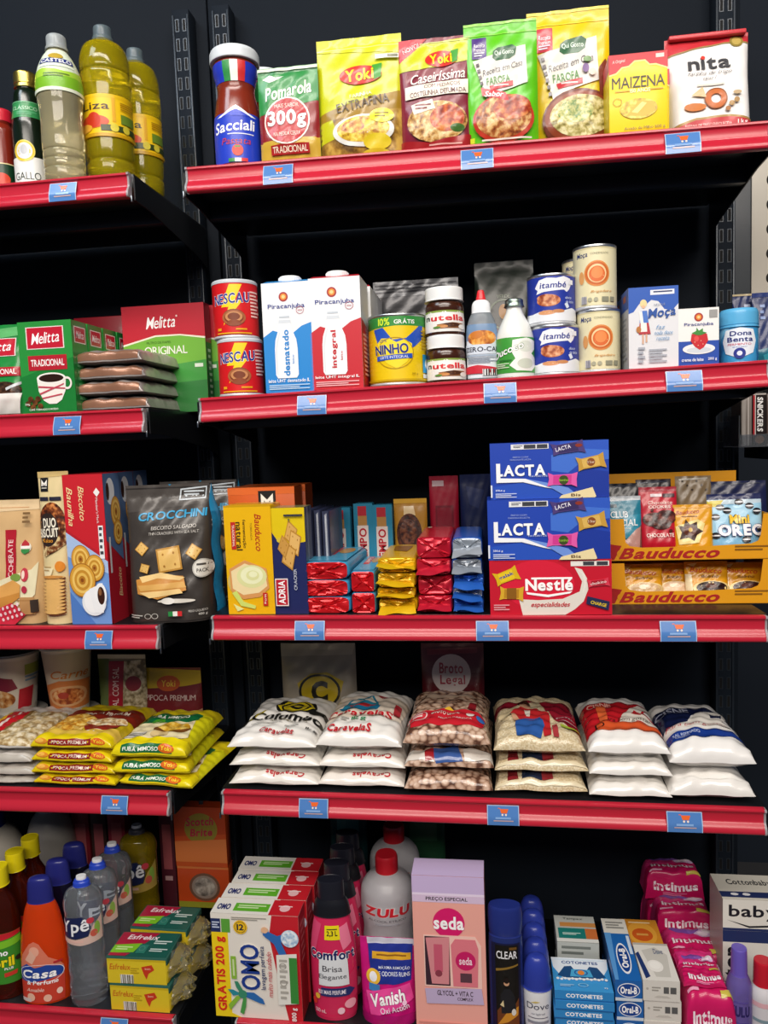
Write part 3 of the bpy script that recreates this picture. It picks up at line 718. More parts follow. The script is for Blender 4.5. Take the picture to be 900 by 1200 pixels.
# ================================================================ second shelf, right bay
NES = [R('#d0181e',0,0,100,100), P('#f7d417',(46,6),(62,6),(52,36),(62,36),(36,82),(44,48),(34,48)), TO('#16308f','#f3f1ef','NESCAU',47,32,50,19,b=.02,sh=.12,rot=4), E('#7a3a1e',50,68,15,16), G('#c98a58',50,66,11,10,.3), G('#a8623a',50,68,15,14,.2), E('#8a4424',50,78,9,6), R('#e9a31a',52,88,66,91), R('#e9a31a',27,87,33,92), BARS('#f0c9c0',72,18,88,70,8), R('#e3b71c',27,96,72,98)]
NES[0] = R('#d41a1f',0,0,100,100)
sp1 = Spot(257, 308, 399, 'R2', .044); h = sp1.h
n1 = can('cocoa_powder_tin', 'lower red cocoa powder tin with yellow bolt', 'can', sp1, '#d0181e', NES, rim='#dfe2e6', lid='#c9ced4', span=200, lidh=.07)
dup(n1, (n1.location.x-.004, n1.location.y+.001, n1.location.z+h), 'upper red cocoa powder tin stacked on its twin')

def milk(c, dark, word):
    return {'F': [R('#e9ecef',0,0,100,100), P(c,(0,49),(20,43),(40,46),(62,46),(80,40),(100,37),(100,100),(0,100)),
        C('#a5262e',45,13,9.5), C('#ef8a22',45,13,6.4), C('#f6d08a',45,13,3.6), T('#2a3a8c','Piracanjuba',50,22,76,5.2,b=.008), G('#b5455a',78,25.8,8,3.4,.12), T('#b5455a','anos',78,25.8,9,1.4,b=0),
        P('#f4f6f8',(34,30.5),(57,30.5),(57,36),(61,44),(68,52),(70,60),(70,84),(66,87),(27,87),(23,84),(23,60),(25,52),(31,44),(34,36)), P('#d4dbe2',(34,34),(57,34),(58,37),(33,37)), P('#dfe5ea',(24,60),(28,52),(33,45),(36,45),(31,54),(28,62),(28,84),(25,83)), R('#c3ccd5',35,30.5,56,32.2),
        T(c,word,46.5,64,42 if len(word) > 8 else 34,13,b=.03,rot=90), T(c,'leite',60,70,8,4,b=0,rot=90), T('#f4f6f8','leite UHT '+word+' 1L',50,89.3,86,3.2,b=.012), BARS(dark,8,93,92,98,3)],
        'R': [R('#dfe2e6',0,0,100,100), P(c,(0,37),(100,44),(100,100),(0,100)), BARS(dark,15,50,85,90,10)], 'L': [R(c,0,45,100,100)], 'T': [R(c,0,0,100,100)]}
def milk_carton(label, sp, arts, c):
    t = carton('milk_carton', label, 'milk carton', sp, .07, '#e4e7ea', arts, h=sp.h*.925, part='carton_body')
    hb = sp.h*.925
    w = sp.w
    mb = MB(); mb.add([(-w/2,.0,hb-.0002),(w/2,.0,hb-.0002),(w/2,.07,hb-.0002),(-w/2,.07,hb-.0002),(-w/2+.004,.018,hb+.006),(w/2-.004,.018,hb+.006),(w/2-.004,.052,hb+.006),(-w/2+.004,.052,hb+.006)],
        [(4,5,6,7),(0,1,5,4),(1,2,6,5),(2,3,7,6),(3,0,4,7),(3,2,1,0)], mat(c,'card')); mb.build('sloped_top', t, smooth=False)
    L = Lathe(cyl(.0165, hb+.0, sp.h, .0015), cy=.03, n=2, seg=36)
    mb = L.mesh(mat('#eef1f4','plas'))
    for k in range(30):
        a = 2*PI*k/30
        cx, cy = .0165*math.sin(a), .03-.0165*math.cos(a)
        mb.box(cx-.0005, cx+.0005, cy-.0005, cy+.0005, hb+.003, sp.h-.002, mat('#e2e6ea','plas'))
    mb.build('screw_cap', t)
    return t
a = Spot(306.5, 363.5, 320, 'R2', .005); A = milk_carton('blue and white skimmed milk carton', a, milk('#1f86d2','#bcdcf2','desnatado'), '#2f8fd6')
b = Spot(361.5, 422, 314, 'R2', .005); B = milk_carton('red and white whole milk carton in front', b, milk('#c61f2e','#f0b9bc','integral'), '#c61f2e')
dup(A, (a.x+.002, .084, a.z), 'second skimmed milk carton hidden behind the blue front one')
dup(B, (b.x+.003, .084, b.z), 'second whole milk carton directly behind the red front one')
dup(B, (b.x+.003, .158, b.z), 'rearmost whole milk carton of the row')
sp = Spot(436, 537, 325, 'R2', .20)
pouch('milk_powder_pouch', 'dark grey milk powder pouch lying back behind the yellow tin', 'pouch', sp, .02, '#4b4c50', [R('#66686c',0,0,100,14), BARS('#33343a',2,3,98,12,3), T('#252a4e','Piracanjuba',62,52,56,9,b=.008), C('#5a2430',78,37,8), C('#7a5a2c',78,37,5)], fin='foil', seed=12, wr=.002)
NIN = [R('#e9c80f',0,0,100,100), P('#2f8a3c',(0,0),(100,0),(100,16),(50,15),(0,20)), T('#d8ee3a','10%',37,8.5,13,11,b=.02), T('#f2f7ee','GRÁTIS',59,8.5,22,8,b=.02), P('#2452b8',(24,19),(36,17),(46,36),(60,34),(76,15),(82,15),(82,33),(70,46),(60,54),(46,52),(30,46)), P('#f6dd2a',(29,40),(34,33),(43,34),(50,40),(58,36),(66,42),(67,56),(60,70),(50,80),(40,72),(31,58)),
       G('#b8930a',48,56,20,24,.05), T('#1c3a8c','LEITE',36,37,8,4,b=0), TO('#143088','#f7e46a','NINHO',44,50,36,15,b=.03,rot=2), P('#2452b8',(28,60),(66,57),(66,64),(28,67)), T('#e9eef8','LEITE INTEGRAL',47,62,30,4,b=0,rot=1), R('#2fa0d8',80,58,100,86), E('#f2f4f6',90,72,6,8), R('#dfe8ee',80,88,100,94), BARS('#a58a10',78,22,96,52,6), R('#c9a90c',0,95,100,98), T('#7a640a','380 g',68,88,7,3.5,b=0)]
sp = Spot(432, 500, 372, 'R2', .052)
can('milk_powder_tin', 'wide yellow milk powder tin with heart and green band', 'can', sp, '#e3c40f', NIN, lid='#cfd3d6', span=190, lidh=.02)
nutp = [(0,0),(0,0),(.88,0),(.96,.02),(.98,.06),(.98,.3),(.96,.4),(.95,.48),(.97,.58),(.9,.68),(.82,.72),(.82,.72),(.82,.76),(0,.76)]
sp = Spot(500, 546, 394.5, 'R2', .042)
NU = [R('#f0ede8',0,0,100,100), P('#8aa54a',(0,0),(100,0),(100,9),(0,9)), T('#2a2626','n',21,37,9,19,b=.03), T('#d3222a','utella',56,35,56,28,b=.025), P('#8a5a34',(38,66),(62,58),(82,62),(84,84),(44,86)), E('#4a2a18',60,70,14,10), E('#c9884a',46,76,9,8), E('#f2f0ea',80,78,8,12), E('#5e8a3a',38,80,6,5)]
j1 = bottle('hazelnut_spread_jar', 'lower white-lidded hazelnut spread jar', 'jar', sp, nutp, mat('#3e1f12','gloss'),
    [('lid', [(0,.72),(0,.72),(.93,.72),(.95,.73),(.95,.73),(.95,.97),(.9,1),(.9,1),(0,1)], mat('#eceeee','plas'), 'white screw lid')], [(.06,.5,'#efece6',NU,190)])
dup(j1, (j1.location.x-.0005, j1.location.y+.001, j1.location.z+sp.h), 'upper white-lidded hazelnut spread jar on top of its twin')
sp = Spot(546, 582, 340, 'R2', .042)
bottle('sweetener_bottle', 'slim clear sweetener bottle with red tip', 'bottle', sp,
    [(0,0),(0,0),(.9,0),(.98,.02),(1,.06),(1,.42),(.98,.55),(.9,.64),(.72,.72),(.58,.755),(.58,.755),(0,.76)], mat('#aab4bc','haze'),
    [('cap', [(0,.745),(0,.745),(.6,.745),(.62,.755),(.62,.755),(.6,.83),(.5,.87),(.34,.89),(.34,.89),(0,.89)], mat('#eceff2','plas'), 'white flip cap'), ('tip', [(0,.885),(0,.885),(.3,.885),(.28,.93),(.2,.99),(.1,1),(.1,1),(0,1)], mat('#d8232c','plas'), 'red dropper tip')],
    [(.03,.62,'#dfe6ee',[R('#6f8db0',0,0,100,30), E(('noise',90,'#9a4a1c','#d98a2e','#f0bf6a'),50,26,36,14), E('#c9772a',38,20,14,7), R('#d3dce8',0,38,100,56), T('#1a1f33','ZERO-CAL',50,47,84,9,b=.02), R('#a9b9cc',0,57,100,60), BARS('#8a95a5',14,62,84,74,4), P('#c8283a',(0,80),(40,76),(100,84),(100,92),(0,92)), CODE('#222222',50,84,90,96)],170)], sy=.6)
sp = Spot(580, 626, 351, 'R2', .042)
bottle('coconut_milk_bottle', 'white coconut milk bottle with metal crown cap', 'bottle', sp,
    [(0,0),(0,0),(.88,0),(.96,.015),(.98,.05),(.98,.4),(.97,.48),(.92,.56),(.78,.66),(.58,.76),(.44,.83),(.4,.88),(.42,.9),(.42,.9),(0,.92)], mat('#e6e9e4','gloss'),
    [('crown_cap', [(0,.9),(0,.9),(.48,.9),(.5,.915),(.47,.94),(.46,.985),(.4,1),(.4,1),(0,1)], mat('#9fb0a4','metal'), 'silver green crown cap')],
    [(.06,.5,'#3f9a3a',[P('#f2f4ee',(46,8),(70,2),(92,10),(90,34),(80,46),(92,58),(94,80),(80,96),(52,94),(40,78),(50,60),(44,40)), E('#dfe6da',68,26,14,16), E('#cfd8c8',68,74,15,14), TO('#ffffff','#1f6a2a','Ducoco',36,36,58,20,b=.02,sh=.2,rot=18), R('#2c7a2e',20,62,44,66), BARS('#cfe6c4',14,72,40,88,3)],180)])
pouch('coffee_pouch', 'dark red and black pouch with round emblem in shade at back', 'pouch', Spot(556, 626, 303, 'R2', .215), .02, '#1c2a20', [P('#5c1520',(0,56),(50,42),(100,56),(100,100),(0,100)), G('#7a8a72',48,42,26,None,.12), C('#101813',48,42,22), E('#c9892a',48,40,8,6), T('#9aa890','VERDE',48,28,22,3,b=0), T('#8a5a54','GO',40,74,30,9,b=.01)], seed=13, square=4)
ITA = [R('#23389e',0,0,100,100), P('#eef1f6',(34,10),(44,6),(56,8),(66,4),(76,9),(78,20),(74,32),(70,38),(66,33),(40,36),(30,40),(32,32),(28,26)), T('#1d2f8c','itambé',52,22,34,13,b=.02,sh=.12), E(('noise',120,'#9a4a2a','#d0855a','#eab890'),46,55,15,13), E(('noise',120,'#8a3c22','#c4744c','#e0a47c'),42,49,11,8), P('#e9edf3',(24,82),(40,76),(60,80),(78,72),(100,80),(100,100),(0,100),(0,80)), E('#d99a6a',44,81,11,5), E('#c88a5a',58,79,8,4), P('#dfe9f8',(66,64),(70,60),(73,70),(69,74)), T('#c9d6f2','doce',72,50,10,6,b=0,sh=.2), T('#c9d6f2','de leite',74,59,13,6,b=0,sh=.2), R('#e9edf5',72,12,80,22)]
sp = Spot(622, 679, 383.5, 'R2', .052)
c1 = can('caramel_tin', 'lower blue and white milk caramel tin', 'can', sp, '#23389e', ITA, span=190, lidh=.02)
c2 = dup(c1, (c1.location.x-.004, c1.location.y+.001, c1.location.z+sp.h), 'upper blue and white milk caramel tin stacked on its twin')
MOC = [R('#e4dcb4',0,0,100,100), R('#cfc59a',0,0,100,4), T('#27366e','Moça',30,14,18,11,b=.015,sh=.2,rot=3), T('#8d8a70','CONDENSADO',56,12,26,3.5,b=0), C('#dd8a45',52,46,18), C('#c9652a',52,46,16), C('#f0cf9a',52,46,13), C('#d9672a',52,47,11), C('#e78a48',52,45,8), E('#d89a5a',30,52,4,11), T('#c9862a','Brigadeiro',58,77,30,5,b=0,sh=.3), C('#a9a890',42,90,3), C('#a9a890',50,90,3), R('#8f8f7a',58,86,68,94), R('#8f8f7a',70,86,78,94), CODE('#5a5a70',30,84,38,97)]
sp = Spot(676, 727, 365, 'R2', .052)
m1 = can('condensed_milk_tin', 'lower cream condensed milk tin with round dessert picture', 'can', sp, '#e2dab0', MOC, span=190, lidh=.02)
m2 = dup(m1, (m1.location.x-.004, m1.location.y+.001, m1.location.z+sp.h), 'upper cream condensed milk tin stacked beside the caramel tins')
dup(m1, (m1.location.x-.01, m1.location.y+.078, m1.location.z), 'lower cream condensed milk tin in the row behind')
dup(m1, (m1.location.x-.012, m1.location.y+.078, m1.location.z+sp.h), 'upper cream condensed milk tin in the row behind, edge showing')
sp = Spot(736.5, 795, 336, 'R2', .006)
MB1 = [R('#dfe0e4',0,0,100,100), P('#2458b4',(0,0),(100,0),(100,22),(88,30),(72,28),(60,18),(46,16),(34,22),(22,20),(10,30),(0,32)), R('#e8ebf2',44,4,92,10), BARS('#2a3a6a',50,5.5,88,9,1), E('#e8d49a',30,20,7,5), C('#e8b894',30,24,3.5), P('#4a78c8',(24,29),(37,29),(40,44),(22,44)), P('#f2f0ec',(21,30),(27,29),(30,44),(24,46)), P('#b8343e',(22,44),(40,44),(44,58),(20,58)), P('#f2efe8',(24,44),(36,44),(37,55),(24,55)), E('#b8763a',20,52,5,4), R('#d9a888',27,58,30,70), R('#d9a888',34,58,37,68), T('#1f4f9e','Moça',66,33,56,14,b=.02,sh=.2,rot=5), T('#8a93a8','NESTLÉ',62,22,22,3,b=0), T('#5a93c4','faz',64,50,18,5,sh=.3,b=-.004), T('#5a93c4','toda doce',70,57,36,5,sh=.3,b=-.004), T('#5a93c4','receita',68,64,26,5,sh=.3,b=-.004), BARS('#a9aeb8',40,77,76,95,5), BARS('#a9aeb8',18,74,32,96,4)]
mc = carton('condensed_milk_carton', 'tall white and blue condensed milk carton with milkmaid', 'carton', sp, .055, '#d9dade', {'F': MB1, 'R': [R('#2458b4',0,0,100,25)], 'L': [R('#b9bcc4',0,0,100,100), R('#2450a4',0,0,100,25), R('#9a4a3a',30,6,70,14), BARS('#8a90a0',20,35,80,90,9)], 'T': [R('#2458b4',0,0,100,100)]})
dup(mc, (mc.location.x+.004, .085, mc.location.z), 'second condensed milk carton right behind the milkmaid one')
dup(mc, (mc.location.x+.007, .145, mc.location.z), 'rearmost condensed milk carton of three')
sp = Spot(795, 842.5, 361, 'R2', .006)
cr = carton('cream_carton', 'small white cream carton with strawberry on a plate', 'carton', sp, .045, '#ecebe8', {'F': [R('#eeedea',0,0,100,58), R('#1f4aa8',0,58,100,100), C('#a8322e',50,16,11), C('#ef8a22',50,16,7), C('#f3cf8e',50,16,3.6), R('#9a9a98',76,4,96,18), T('#2b3a88','Piracanjuba',50,29,72,7,b=.008), E('#e8eaec',50,72,40,9.5), E('#cfd6de',50,74,30,5), P('#c81e2a',(32,46),(50,41),(70,46),(73,58),(62,70),(52,74),(40,68),(30,58)), E('#e04a4a',44,54,6,5), P('#3c8a38',(32,44),(44,40),(44,34),(50,40),(60,36),(60,42),(70,44),(56,48),(46,48)), C('#f4c9a8',40,60,1.2), C('#f4c9a8',55,58,1.2), C('#f4c9a8',60,64,1.2), C('#f4c9a8',48,66,1.2), T('#f2f5fb','creme de leite',34,91,54,6,b=.01), T('#f2f5fb','200 g',83,91,22,6,b=.01)], 'R': [R('#1f4aa8',0,58,100,100)], 'L': [R('#1f4aa8',0,58,100,100)], 'T': [R('#f4f3f0',0,0,100,100)]})
sp = Spot(843, 888, 363.5, 'R2', .042)
bottle('baking_powder_tub', 'light blue baking powder tub beside the strawberry carton', 'tub', sp,
    [(0,0),(0,0),(.9,0),(.96,.03),(.97,.1),(.97,.66),(.95,.7),(0,.7)], mat('#4aa6da','gloss'),
    [('lid', [(0,.66),(0,.66),(.98,.66),(1,.68),(1,.9),(.97,.96),(.9,1),(.9,1),(0,1)], mat('#5aaedd','plas'), 'pale blue screw lid')],
    [(.03,.64,'#3f9ad2',[P('#7fc4ea',(0,20),(20,0),(34,0),(10,40)), P('#2f7ab8',(8,60),(24,30),(30,44),(14,90)), P('#7fc4ea',(84,30),(96,10),(100,40),(90,70)), P('#2f7ab8',(80,60),(94,80),(84,100)), P('#e6edf6',(28,6),(50,0),(72,6),(78,40),(72,76),(50,92),(28,76),(22,40)), T('#1c2a78','Dona',52,17,34,15,b=.025), T('#1c2a78','Benta',51,35,40,15,b=.025), T('#c8385a','FERMENTO',50,50,36,6,b=0), T('#4a6ab0','químico',50,58,22,5,b=0), C('#23308c',50,77,9), C('#dfe6f4',50,77,4)],190)])
# ================================================================ third shelf, left bay: biscuits
def depth_of(px, py, S, lift=0.):
    """distance behind the shelf's front of a foot seen at a pixel"""
    z = rail_z(S, .3 if S[0] == 'R' else -.2)+DECK+lift
    for _ in range(4):
        p = on_z(px, py, z); z = deck(S, p.x)+lift
    return max(.006, p.y)
MM = lambda x0, y0, x1, y1: [R('#1a1a1c',x0,y0,x1,y1), P('#f2efe6',(x0+(x1-x0)*.15,y0+(y1-y0)*.6),(x0+(x1-x0)*.15,y0+(y1-y0)*.12),(x0+(x1-x0)*.5,y0+(y1-y0)*.4),(x0+(x1-x0)*.85,y0+(y1-y0)*.12),(x0+(x1-x0)*.85,y0+(y1-y0)*.6),(x0+(x1-x0)*.68,y0+(y1-y0)*.6),(x0+(x1-x0)*.68,y0+(y1-y0)*.42),(x0+(x1-x0)*.5,y0+(y1-y0)*.6),(x0+(x1-x0)*.32,y0+(y1-y0)*.42),(x0+(x1-x0)*.32,y0+(y1-y0)*.6)), R('#c9c5b8',x0+(x1-x0)*.15,y0+(y1-y0)*.7,x0+(x1-x0)*.85,y0+(y1-y0)*.78)]
def ring(cx, cy, rx, ry, cols=('#d9a03a','#efc76a','#c98f2e','#e8bd5c','#b87a24')):
    o = [E('#a86a1e',cx,cy,rx,ry)]
    for i, c in enumerate(cols): k = .94-.17*i; o.append(E(c,cx,cy,rx*k,ry*k))
    return o+[E('#8a4a14',cx,cy,rx*.12,ry*.12)]
pouch('cookie_pack', 'beige strawberry cookie pack at the left edge with vertical red strip', 'biscuit pack', Spot(-34, 39, 587, 'L3', .012), .022, '#d3ae7c',
    [P('#e3c79c',(0,0),(100,0),(100,8),(0,10)), R('#c98f5e',18,6,84,6.5), R('#b01f30',47,24,64,88), R('#b01f30',47,24,64,74), T('#f3d8d0','ZUCCHERATE',55.5,51,38,8,b=.006,rot=90), P('#e6ddb8',(30,66),(60,60),(88,56),(97,50),(92,76),(80,84),(30,84)), C('#e9e1cf',80,38,8.5), P('#b8323a',(74,35),(79,32),(86,35),(86,37),(73,37)), R('#f2f0ea',73,37,87,39), P('#3a8a48',(73,39.5),(87,39.5),(85,42),(79,43.5),(74,42)), E('#7a9a44',64,62,8,3), E('#c23a4a',78,60,6,5.5), E('#f0d8c8',76,60,2.6,3.4), E('#b8324a',77,72,4,3),
     P('#dfa458',(26,72),(60,64),(72,68),(70,76),(30,92)), P('#c98a3e',(26,80),(70,74),(70,78),(30,94)), R('#b98a58',70,78,92,92), R('#a87a48',66,80,92,81), P('#d02f45',(30,88),(58,82),(78,92),(60,100),(30,100))] + [E('#f3d8dc',36+8*i+3*j,88+4*j-1.2*i,2,1.4) for i in range(5) for j in range(3)] + [R('#3c3028',88,80,97,90), BARS('#7a5c38',78,10,90,20,3)], seed=21, square=7, foot=.8, seal=.04)
pouch('biscuit_tube_pack', 'tall cream cocoa biscuit pack with a stack of biscuits printed on it', 'biscuit pack', Spot(37.5, 73.5, 553, 'L3', .012), .02, '#e2cf9c',
    [P('#cdb377',(0,0),(100,0),(100,3),(0,4)), MM(10,4,36,13), R('#2a2a3a',6,16.5,36,19), R('#2a2a3a',40,16.5,78,19), E(('noise',110,'#3a1a0c','#7a3a18','#d98a4a'),46,36,46,16), P(('noise',110,'#3a1a0c','#7a4420','#e2c890'),(10,44),(92,34),(98,46),(60,52),(20,56)), E('#2e221e',34,38,36,11), T('#f3ecd8','DUO',40,33.5,44,6.5,b=.03,rot=3), T('#f3ecd8','BISCUIT',36,40,66,6,b=.03,rot=3), T('#e89a2e','Kakao',34,45,34,2.6,b=.01),
     E('#e08a2e',70,62,15,3.5), P('#f0e2b8',(12,62),(50,63),(44,67),(20,73)), BARS('#b89a68',16,62,44,66,2)] + [E('#8a4a1a',50,69.7+2.25*i,36,1.6) for i in range(11)] + [E('#e2b26a',50,68.9+2.25*i,35,1.35) for i in range(11)] + [E('#c98a44',50,68.6,32,.9)], seed=22, square=2.2, foot=.95, seal=.02)
COOK = [R('#c8202c',0,0,100,36), P('#c8202c',(0,36),(100,36),(100,56),(0,36)), P('#6f9ad8',(0,38),(100,58),(100,100),(0,100)), P('#a9c2e8',(0,38),(100,58),(100,66),(40,60),(0,54)), P('#4f7cc4',(0,78),(60,100),(0,100)),
    T('#f2d9a0','Baunilha',16,21,26,14,sh=.35,b=.004,rot=270), T('#f2d9a0','Biscoito',45,19,23,14,sh=.35,b=.004,rot=270), P('#f2eeea',(84,9),(92,12),(84,15),(76,12)), T('#f0dada',"Member's Mark",83,24,17,6,b=0,rot=270), R('#eef0f2',82,34,94,56), BARS('#40444c',84,35,92,55,5),
    ring(34,56,24,9.5), ring(68,62,24,9), ring(36,70,33,11.5), E('#e9ecf0',62,85,30,9), E('#f6f7f8',60,84,22,8), P('#f2f4f6',(52,76),(86,72),(92,84),(84,92),(62,92)), E('#f6f7f8',80,80,15,8), E('#3a1a0c',81,80.5,9,6), E('#8a5a34',79,78,4,2.4)]
CSIDE = [P('#55719c',(0,0),(100,0),(100,60),(0,44)), E('#e9ecf0',40,12,26,9), E('#3a1a0c',24,12,10,6), ring(66,26,30,10.5), ring(70,40,28,8.5), P('#b01c2c',(0,48),(100,62),(100,100),(0,100)), T('#f2d9a0','Biscoito',60,74,20,20,sh=.35,b=0,rot=90), R('#dfe2e6',6,42,16,66)]
sp = Spot(74.5, 121.5, 556, 'L3', .010)
bx = carton('butter_biscuit_box', 'tall red and blue butter biscuit box with swirl cookies', 'box', sp, .052, '#b81f2d', {'F': COOK, 'R': CSIDE, 'L': [R('#b81f2d',0,0,100,100)], 'T': [R('#c8202c',0,0,100,100)]})
dup(bx, (sp.x-.004, .068, sp.z), 'second butter biscuit box, in shade behind the swirl cookie one')
dup(bx, (sp.x-.006, .125, sp.z), 'rearmost butter biscuit box of the row')
CRO = [R('#3c3733',0,0,100,100), P('#4a4541',(0,0),(100,0),(100,14),(0,20)), R('#2a2624',0,2,100,3), P('#c9d2d8',(66,3.5),(98,2),(96,11),(64,12)), P('#3c3733',(67.5,4.5),(96.5,3),(94.8,10),(65.8,11)), BARS('#c9d2d8',70,5,94,9.5,2), T('#2f9fd0','CROCCHINI',57,22,82,6,b=.02,sh=.15,rot=3), T('#cfcac2','BISCOITO SALGADO',58,31,54,2.6,b=.0,sh=.15,rot=2), T('#cfcac2','THIN CRACKERS WITH SEA SALT',58,35,60,2,b=-.004,sh=.15,rot=2)]
def crk(cx, cy, s, a, c='#dfb566'):
    ca, sa = math.cos(a), math.sin(a); q = [(-1,-1),(1,-1),(1,1),(-1,1)]
    pts = [(cx+s*(x*ca-y*sa), cy+s*.62*(x*sa+y*ca)) for x, y in q]
    p2 = [(cx+s*.86*(x*ca-y*sa), cy+s*.53*(x*sa+y*ca)) for x, y in q]
    return [P('#b98636',*pts), P(c,*p2)] + [E('#a8742c',cx+s*.45*(x*ca-y*sa),cy+s*.3*(x*sa+y*ca),s*.08,s*.06) for x, y in q]
CRO += [crk(20,46,6,.7), crk(53,54,14,-.15), crk(82,49,7,.6), crk(24,60,5,.3), P('#c98a3e',(14,68),(40,64),(70,66),(74,76),(40,82),(16,78)), P('#ecca88',(18,66),(44,63),(72,67),(66,69),(40,67),(22,70)), P('#d9a75a',(16,72),(70,70),(74,74),(20,76)), P('#ecca88',(18,77),(66,75),(70,78),(30,81)), E('#e6e0d4',62,83.5,22,1.6), E('#f0ece4',52,83.5,8,2.4), C('#b9b6ae',92,61,11), C('#dedbd2',92,61,9.6), BARS('#4a4642',86,57.5,98,60.5,1), T('#4a4642','PACK',92,62.5,12,2.6,b=.02), G('#b9b6ae',28,94,4,2,.2), G('#b9b6ae',36,94,4,2,.2), fl(52,91,68,94.5), BARS('#b9b6ae',6,93,22,96,2), T('#d2cec6','PESO LÍQUIDO',86,91,20,2.2,b=0), T('#d2cec6','400 g',91,94,9,2.2,b=.01), R('#262220',0,97.5,100,98.5)]
CRO.append(R('#7fc6e6',10,52,10.1,52.1))
sp = Spot(142, 238, 569, 'L3', .016)
def cracker_bag(label, sp, seed):
    t, p = pouch('cracker_bag', label, 'cracker bag', sp, .036, '#3c3733', CRO, seed=seed, square=5, seal=.09, foot=.85, wr=.002, rz=.12, backc='#1f86b8')
    mb = MB()
    def side(a, v):
        f = p.S(1, v, 0); b = p.back(1, v)
        k = max(0., 1-max(0, v-.8)/.2)*.9
        return (f[0]+.0015+.012*k*math.sin(PI*a)+.002*math.sin(20*v), f[1]-.006*k+(b[1]+.03*k-f[1]+.006*k)*a, f[2]-.012*k*0)
    mb.grid(side, 8, 24, mat('#2285b5','film')); mb.grid(lambda a, v: side(1-a, v), 8, 24, mat('#2285b5','film'))
    o = mb.build('side_gusset', t); o['label'] = 'bright blue side gusset'
    return t
cb = cracker_bag('charcoal cracker bag with blue gusset standing in front', sp, 23)
dup(cb, (sp.x+.010, sp.Y+.104, sp.z), 'second charcoal cracker bag behind, its blue gusset showing', rz=.12)

# ================================================================ third shelf, right bay
sp = Spot(263, 318, 592, 'R3', .010)
BAU = [R('#e9b50f',0,0,100,100), R('#c99a0c',0,0,100,1.5), T('#8a6a08','||||||||',6,50,1,1), T('#b02a1c','Bauducco',72,25,34,14,sh=.3,b=.01,rot=270), T('#8a6a18','TORRADA',57,24,16,4,b=0,rot=270), T('#4a3012','fermentação',42,26,26,8,b=.01,rot=270), T('#4a3012','natural',31,28,26,13,b=.02,rot=270), R('#c22a24',14,15,24,40), T('#f2e0d0','TRADICIONAL',19,27.5,20,5,b=.01,rot=270),
       E('#d0b868',42,70,40,15), P('#d99a5a',(6,58),(40,50),(86,58),(90,76),(70,84),(34,86),(8,78)), P('#f0dca8',(10,60),(40,53),(82,60),(86,74),(68,80),(34,82),(12,76)), E('#dfe0a0',54,65,32,10.5), E('#eef0c4',54,64,24,8), E('#dfe0a0',56,64,14,4.6), E('#eef0c4',57,63,9,2.8), P('#cfe070',(10,80),(20,78),(34,88),(60,92),(58,95),(28,92)), P('#e2ea9a',(12,90),(34,95),(20,97)), R('#c22a24',76,80,86,92), T('#f2e0d0','160g',81,86,9,5,b=0,rot=270)]
BAU = [a for a in flat(BAU) if not (a[0] == 't' and a[2].startswith('|'))]
mb_ = carton('toast_pack', 'yellow toast pack with red brand script, at the left end of the shelf', 'biscuit pack', sp, .06, '#dca70c', {'F': BAU, 'R': [], 'T': [P('#c9960a',(0,40),(100,40),(100,60),(0,60))]}, fin='film', bev=.004)
sp = Spot(318, 357.5, 595, 'R3', .012)
ADR = [R('#e0c414',0,0,100,37), P('#232a5c',(0,37),(100,32),(100,100),(0,100)), P('#232a5c',(0,22),(30,37),(0,40)), C('#d9c03a',22,30,7)] + [crk(58,24,15,.5,'#d9a85a'), crk(68,33,16,.35,'#e2b56a'), crk(50,45,17,.4,'#d9a85a'), crk(36,36,13,.6,'#c99648'), BARS('#3a3a40',40,6,96,10,1), C('#6a6a3a',55,11,3), R('#f0e4e2',6,66,44,92), R('#b81f30',8.5,67,41.5,91), T('#ffffff','ADRIA',25,79,22,20,b=.02,rot=90), T('#cfd4e2','CRACKER',67,67,20,9,b=.0,rot=90)]
ad = carton('cracker_pack', 'navy and yellow cracker pack beside the yellow toast pack', 'biscuit pack', sp, .044, '#232a5c', {'F': ADR, 'R': [R('#54566a',0,0,100,100), P('#8a8c98',(30,0),(46,0),(40,60),(50,100),(34,100)), P('#3a3c52',(60,0),(70,0),(76,100),(62,100))], 'T': [R('#7a7a52',0,0,100,100)]}, fin='film', bev=.004)
for k, (a, b, yt, l) in enumerate(((359.5, 367.5, 597, 'navy cracker pack seen edge-on, right behind the navy and yellow one'), (369, 377, 598, 'middle navy cracker pack of three seen edge-on'), (378.5, 387, 599, 'navy cracker pack seen edge-on beside the upright blue wafer packs'))):
    q = Spot(a, b, yt, 'R3', .066)
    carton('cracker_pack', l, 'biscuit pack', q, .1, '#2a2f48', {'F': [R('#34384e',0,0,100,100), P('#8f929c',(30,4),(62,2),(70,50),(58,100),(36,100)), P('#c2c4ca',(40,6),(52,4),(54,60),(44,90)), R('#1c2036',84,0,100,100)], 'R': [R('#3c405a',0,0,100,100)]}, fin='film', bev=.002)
sp = Spot(268, 346, 571, 'R3', .076)
ob = carton('biscuit_box', 'orange biscuit box with black square emblem behind the toast pack', 'box', sp, .05, '#c9581a', {'F': [R('#d9682a',0,0,100,6), MM(46,3,72,22)], 'T': [R('#a84a14',0,0,100,100)], 'R': [R('#8a3a10',0,0,100,100)]})
dup(ob, (sp.x+.004, .132, sp.z), 'second orange biscuit box, only its right edge showing')

